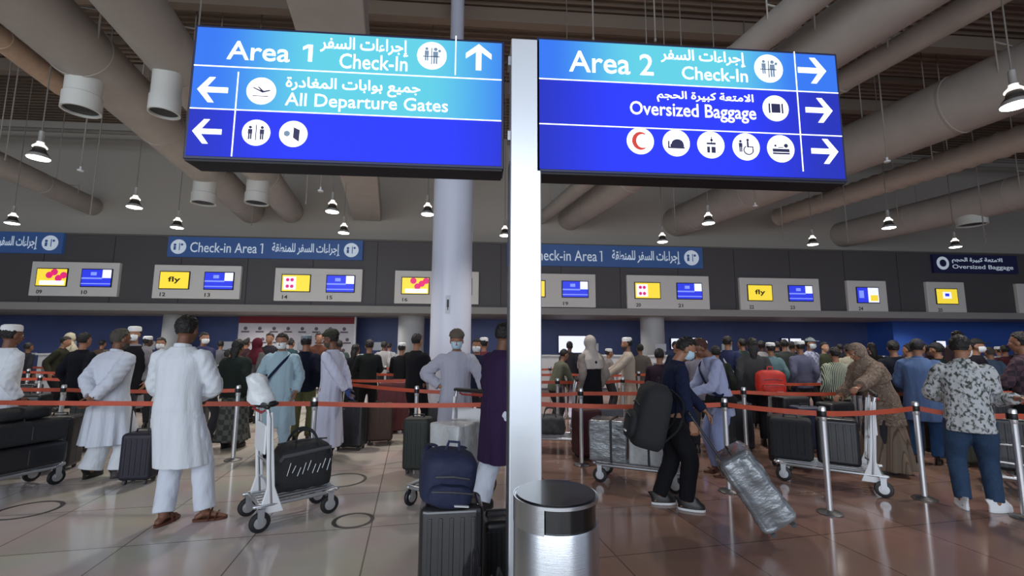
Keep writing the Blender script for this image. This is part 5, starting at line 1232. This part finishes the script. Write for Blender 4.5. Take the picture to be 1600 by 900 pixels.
for i, (u, d, vt, f_, lb) in enumerate(((45, 10.3, 536, 15, 'dark jacket among the left edge crowd, behind the barrier posts'), (180, 10.4, 528, -10, 'far grey jacket seen over the white robe shoulder'), (230, 10.2, 526, 30, 'dark blue jacket just left of the white tunic head'), (285, 10.2, 530, 5, 'far pale coat hidden behind the white tunic'),
        (385, 11.8, 530, 10, 'plum jacket before the banner wall, left end'), (530, 10.2, 532, -20, 'green-grey jacket right of the long robe, under the banner'), (600, 11.8, 534, 15, 'white shirt under the blue wall left of the column'), (628, 9.9, 536, 10, 'black jacket just left of the black shirted one by the column'),
        (890, 10.3, 534, 20, 'dark jacket under the bright white wall screen'), (1000, 10.2, 538, 0, 'grey-brown jacket in front of the under-ledge column'), (1056, 10.2, 534, 160, 'dark blue jacket under the small bright screen'), (1078, 8.7, 532, 0, 'tan jacket below the wider bright screen'), (1100, 10.4, 533, 20, 'plum jacket right of the wider bright screen'), (1160, 10.0, 530, -15, 'green-grey jacket left of the long black hair'),
        (1190, 10.2, 533, 25, 'white top between the long hair and the teal tunic'), (1238, 10.3, 534, 10, 'black jacket under the square bright screen'), (1312, 11.8, 538, -10, 'charcoal jacket in the far lane over the striped shirt'), (1340, 10.0, 540, 20, 'tan jacket over the shawled head'), (1394, 10.3, 538, 5, 'dark blue jacket right of the shawled head'),
        (1420, 8.7, 538, -25, 'pale grey jacket behind the blue tunic head'), (1448, 10.3, 539, 15, 'plum jacket right of the blue tunic head'), (1484, 10.2, 540, 10, 'green-grey jacket by the white notice screen'), (1560, 11.8, 542, 0, 'white top in the far right lane'), (1588, 10.2, 536, 10, 'black jacket beside the right edge'))):
    crowd('person in ' + lb, u, d, vt, f_, EX[[0, 1, 2, 3, 4, 5, 6, 7][i % 8]] if False else EX[{'dark jacket': 0, 'far grey': 1, 'dark blue': 2, 'far pale': 6, 'plum': 4, 'green-grey': 5, 'white': 6, 'black': 7, 'grey-brown': 1, 'tan': 3, 'charcoal': 0, 'pale grey': 3}[next(k for k in ('dark jacket', 'far grey', 'dark blue', 'far pale', 'plum', 'green-grey', 'grey-brown', 'charcoal', 'pale grey', 'white', 'black', 'tan') if lb.startswith(k))]], DGREY, skin=('brown', 'tan', 'dark')[i % 3], cap='kufi' if i % 5 == 2 else None, armL=('down', 'chest')[i % 2], near=False)

# ------------------------------------------------------------------ trolleys and cases
A_, B_ = G(405, 834), G(516, 807); hz = heading(A_, B_); ax = V((-math.sin(hz), math.cos(hz), 0)); lf = V((-ax.y, ax.x, 0))
mid = (V((A_.x, A_.y, 0)) + V((B_.x, B_.y, 0))) / 2 + lf * .25
trolley('white and silver luggage trolley with black bag in the open floor', mid, hz, L=.6, W=.42, H=1.0)
p = mid + ax * .09; t = duffel('bulky black bag with pale lettering standing on the white trolley', (p.x, p.y, .225), hz + PI / 2, w=.5, d=.34, h=.42)
bm = nb()
for k in range(9):
    x = -.17 + k * .042; bar(bm, (x, -.178, .17 + .02 * math.sin(k * 2)), (x + .025, -.182, .25 + .025 * math.cos(k * 1.7)), .008, .004)
link('print', bm, WHITEP, t, smooth=False)
bm = nb(); tube(bm, [(-.26, 0, .15), (-.2, -.16, .33), (.2, -.16, .36), (.26, 0, .2)], [.016] * 4, 8, .4, side=(0, 0, 1)); link('side_strap', bm, RUBBER, t)
bp_ = mid - ax * .27 + V((0, 0, 1.0))
t = empty('plastic_bag', tuple(bp_), R(20), 'crumpled white plastic bag hung over the trolley handle', 'bag'); bm = nb(); rings = []
for k in range(9):
    f = k / 8; wv = .11 * (1 - .35 * f) * (.75 if k == 0 else 1) * (.35 if k == 8 else 1)
    rings.append([V((math.cos(a_) * wv * (1 + .1 * math.sin(4 * a_ + k)) - f * .07, math.sin(a_) * .06 * (1 + .2 * math.sin(3 * a_ + k * 1.3)) * (.4 if k == 8 else 1), f * .27)) for a_ in [2 * PI * j / 24 for j in range(24)]])
loft(bm, rings); link('bag_body', bm, mat('bag_white_plastic', (220, 224, 226), .35, bump=.8, scale=10, coat=.3), t)
bm = nb(); ell(bm, (.03, 0, .0), (.1, .05, .035)); link('dark_base', bm, BLACKP, t)

# left edge trolley
p = G(-8, 778); hz = heading(G(-20, 790), G(60, 770)); p = V((p.x - .12, p.y + .1, 0)); axl = V((-math.sin(hz), math.cos(hz), 0)); pt = p; 
trolley('silver luggage trolley loaded with black cases at the left edge', p, hz, L=.8, W=.5, panel=False); p = p + axl * .12
suitcase('lower black suitcase lying on the left edge trolley', (p.x, p.y, .225), hz, w=.48, d=.68, h=.24, lying=True)
suitcase('upper black suitcase lying on the left edge trolley', (p.x + .02, p.y, .476), hz, w=.44, d=.64, h=.22, m=FABB, lying=True)
duffel('black holdall on top of the left edge trolley load', (p.x - .03, p.y + .02, .71), hz + PI / 2, w=.5, d=.3, h=.13, straps=False)
p = G(106, 742); p2 = G(30, 762)
# cases behind the rope at left
for u, d, w_, h_, lb in ((84, 5.6, .4, .6, 'black suitcase behind the left edge trolley'), (25, 6.4, .55, .75, 'dark suitcase behind the rope at the far left'), (140, 6.6, .45, .62, 'dark green suitcase beside the white robe')):
    q = AT(u, d); suitcase(lb, (q.x, q.y, 0), R(12), w=w_, d=.3, h=h_, m=CASEB if u != 140 else mat('case_dark_green', (40, 46, 42), .6))
q = G(217, 754); suitcase('small black suitcase with raised handle between the white tunics', (q.x, q.y, 0), R(4), w=.32, d=.24, h=.5, m=mat('case_night', (30, 28, 42), .55), pull=.3)
# centre foreground
q = AT(702, 2.75); suitcase('tall glossy black suitcase left of the litter bin', (q.x, q.y, 0), R(4), w=.36, d=.28, h=.6, m=mat('case_gloss_black', (34, 33, 36), .22, coat=.5))
backpack('dark navy backpack lying on top of the tall black suitcase', (q.x - .045, q.y - .02, .65), (R(8), R(8), R(14)), w=.31, d=.25, h=.28, m=mat('bag_navy', (30, 36, 66), .75, bump=.4, scale=20))
q = AT(775, 3.15); suitcase('low black suitcase standing behind the holdall by the steel post', (q.x, q.y, 0), R(4), w=.2, d=.24, h=zat(775, 812, 3.05) - .05, m=CASEB)
q = AT(762, 2.52); duffel('black holdall with loop handles behind the litter bin', (q.x, q.y, 0), R(82), w=.42, d=.2, h=.25, m=mat('holdall_black', (36, 36, 36), .6, bump=.5, scale=18))
q = AT(712, 4.9); hz = heading(AT(757, 5.1), AT(690, 4.5))
trolley('silver luggage trolley carrying a pale wrapped box, before the round column', AT(704, 4.72), hz, L=.75, W=.46, panel=True)
q = AT(710, 4.7); parcel('pale plastic wrapped box tilted on the trolley before the round column', (q.x, q.y, .235), hz - R(90), .38, .36, zat(712, 662, 4.6) - .235, WRAPL, False)
q = AT(652, 5.6); suitcase('dark green suitcase behind the trolley with the wrapped box', (q.x, q.y, 0), R(-10), w=.32, d=.25, h=.6, m=mat('case_dark_green', (40, 46, 42), .6))
q = AT(618, 8.0); suitcase('large maroon suitcase standing alone left of the round column', (q.x, q.y, 0), R(6), w=.62, d=.35, h=.82, m=mat('case_maroon', (96, 30, 34), .5))
# boxes right of the post
hz = heading(AT(1035, 5.2), AT(930, 5.5)); q = AT(1000, 5.25)
ab = V((-math.sin(hz), math.cos(hz), 0)); trolley('silver luggage trolley under the wrapped boxes right of the post', q, hz, L=.82, W=.44, panel=False); q0 = q
q = q0 + ab * .32; parcel('grey plastic wrapped box at the left end of the trolley', (q.x, q.y, .225), hz + PI / 2, .42, .38, .45, WRAP)
q = q0 - ab * .09; parcel('white wrapped box at the right end of the trolley', (q.x, q.y, .225), hz + PI / 2, .36, .34, .38, WRAPL)
q = AT(917, 6.3); suitcase('narrow maroon suitcase beside the grey wrapped box', (q.x, q.y, 0), R(10), w=.34, d=.3, h=.62, m=mat('case_wine', (66, 22, 30), .5))
q = AT(866, 6.75); hz2 = R(80); trolley('luggage trolley with small bags right of the steel post', q, hz2, L=.7, W=.44, panel=False); duffel('grey and black bag on the trolley right of the steel post', (q.x - .06, q.y, .225), R(170), w=.44, d=.32, h=.28, m=mat('bag_grey', (86, 86, 90), .7, bump=.3, scale=12, var=.6))
# shawl trolley
hz = heading(AT(1345, 5.2), AT(1240, 5.55)); q = AT(1300, 5.25)
ab = V((-math.sin(hz), math.cos(hz), 0)); trolley('long silver luggage trolley pushed by the person in the shawl', q, hz, L=.9, W=.5, panel=True); q0 = q
q = q0 - ab * .08; suitcase('black suitcase upright on the shawl trolley by its white panel', (q.x, q.y, .225), hz + PI / 2, w=.4, d=.26, h=.5, lying=True)
q = q0 + ab * .36; suitcase('black suitcase at the front of the shawl trolley', (q.x, q.y, .225), hz + PI / 2, w=.42, d=.28, h=.46, m=FABB, lying=True)
q = AT(1236, 5.95); suitcase('black suitcase on the floor left of the shawl trolley', (q.x, q.y, 0), R(10), w=.46, d=.28, h=.6)

q = AT(1514, 6.1); suitcase('olive suitcase low behind the leaf-print person', (q.x, q.y, 0), R(8), w=.5, d=.3, h=.5, m=mat('case_olive', (66, 66, 54), .6))
q = AT(1592, 5.0); trolley('luggage trolley held by the person in the leaf-print shirt', q, R(-40), L=.78, W=.46, panel=False); suitcase('black suitcase on the trolley at the right edge', (q.x, q.y, .225), R(-40), w=.4, d=.3, h=.55, lying=True)
# floor rings
RINGM = mat('floor_ring_dark', (60, 56, 54), .4)
def ring_mark(u0, u1, v, label):
    c = G((u0 + u1) / 2, v); e = G(u1, v); r = abs(e.x - c.x)
    bm = nb(); n = 56; inner = []; outer = []
    for q, z in ((r, .0012), (r - .035, .0012), (r - .035, .0002), (r, .0002)): inner.append([V((q * math.cos(2 * PI * k / n), q * math.sin(2 * PI * k / n), z)) for k in range(n)])
    vs = [[bm.verts.new(p) for p in rg] for rg in inner]
    for a_, b_ in zip(vs, vs[1:] + vs[:1]):
        for k in range(n): bm.faces.new((a_[k], a_[(k + 1) % n], b_[(k + 1) % n], b_[k]))
    o = link('floor_ring', bm, RINGM, None, smooth=False); o.location = (c.x, c.y, 0); tag(o, label, 'floor marking', 'ring markings on the floor')
ring_mark(498, 572, 750, 'dark ring marking on the tiles behind the black bag trolley')
ring_mark(520, 584, 813, 'thin ring marking on the tiles right of the front trolley')
ring_mark(0, 86, 797, 'ring marking on the tiles by the left edge trolley wheel')
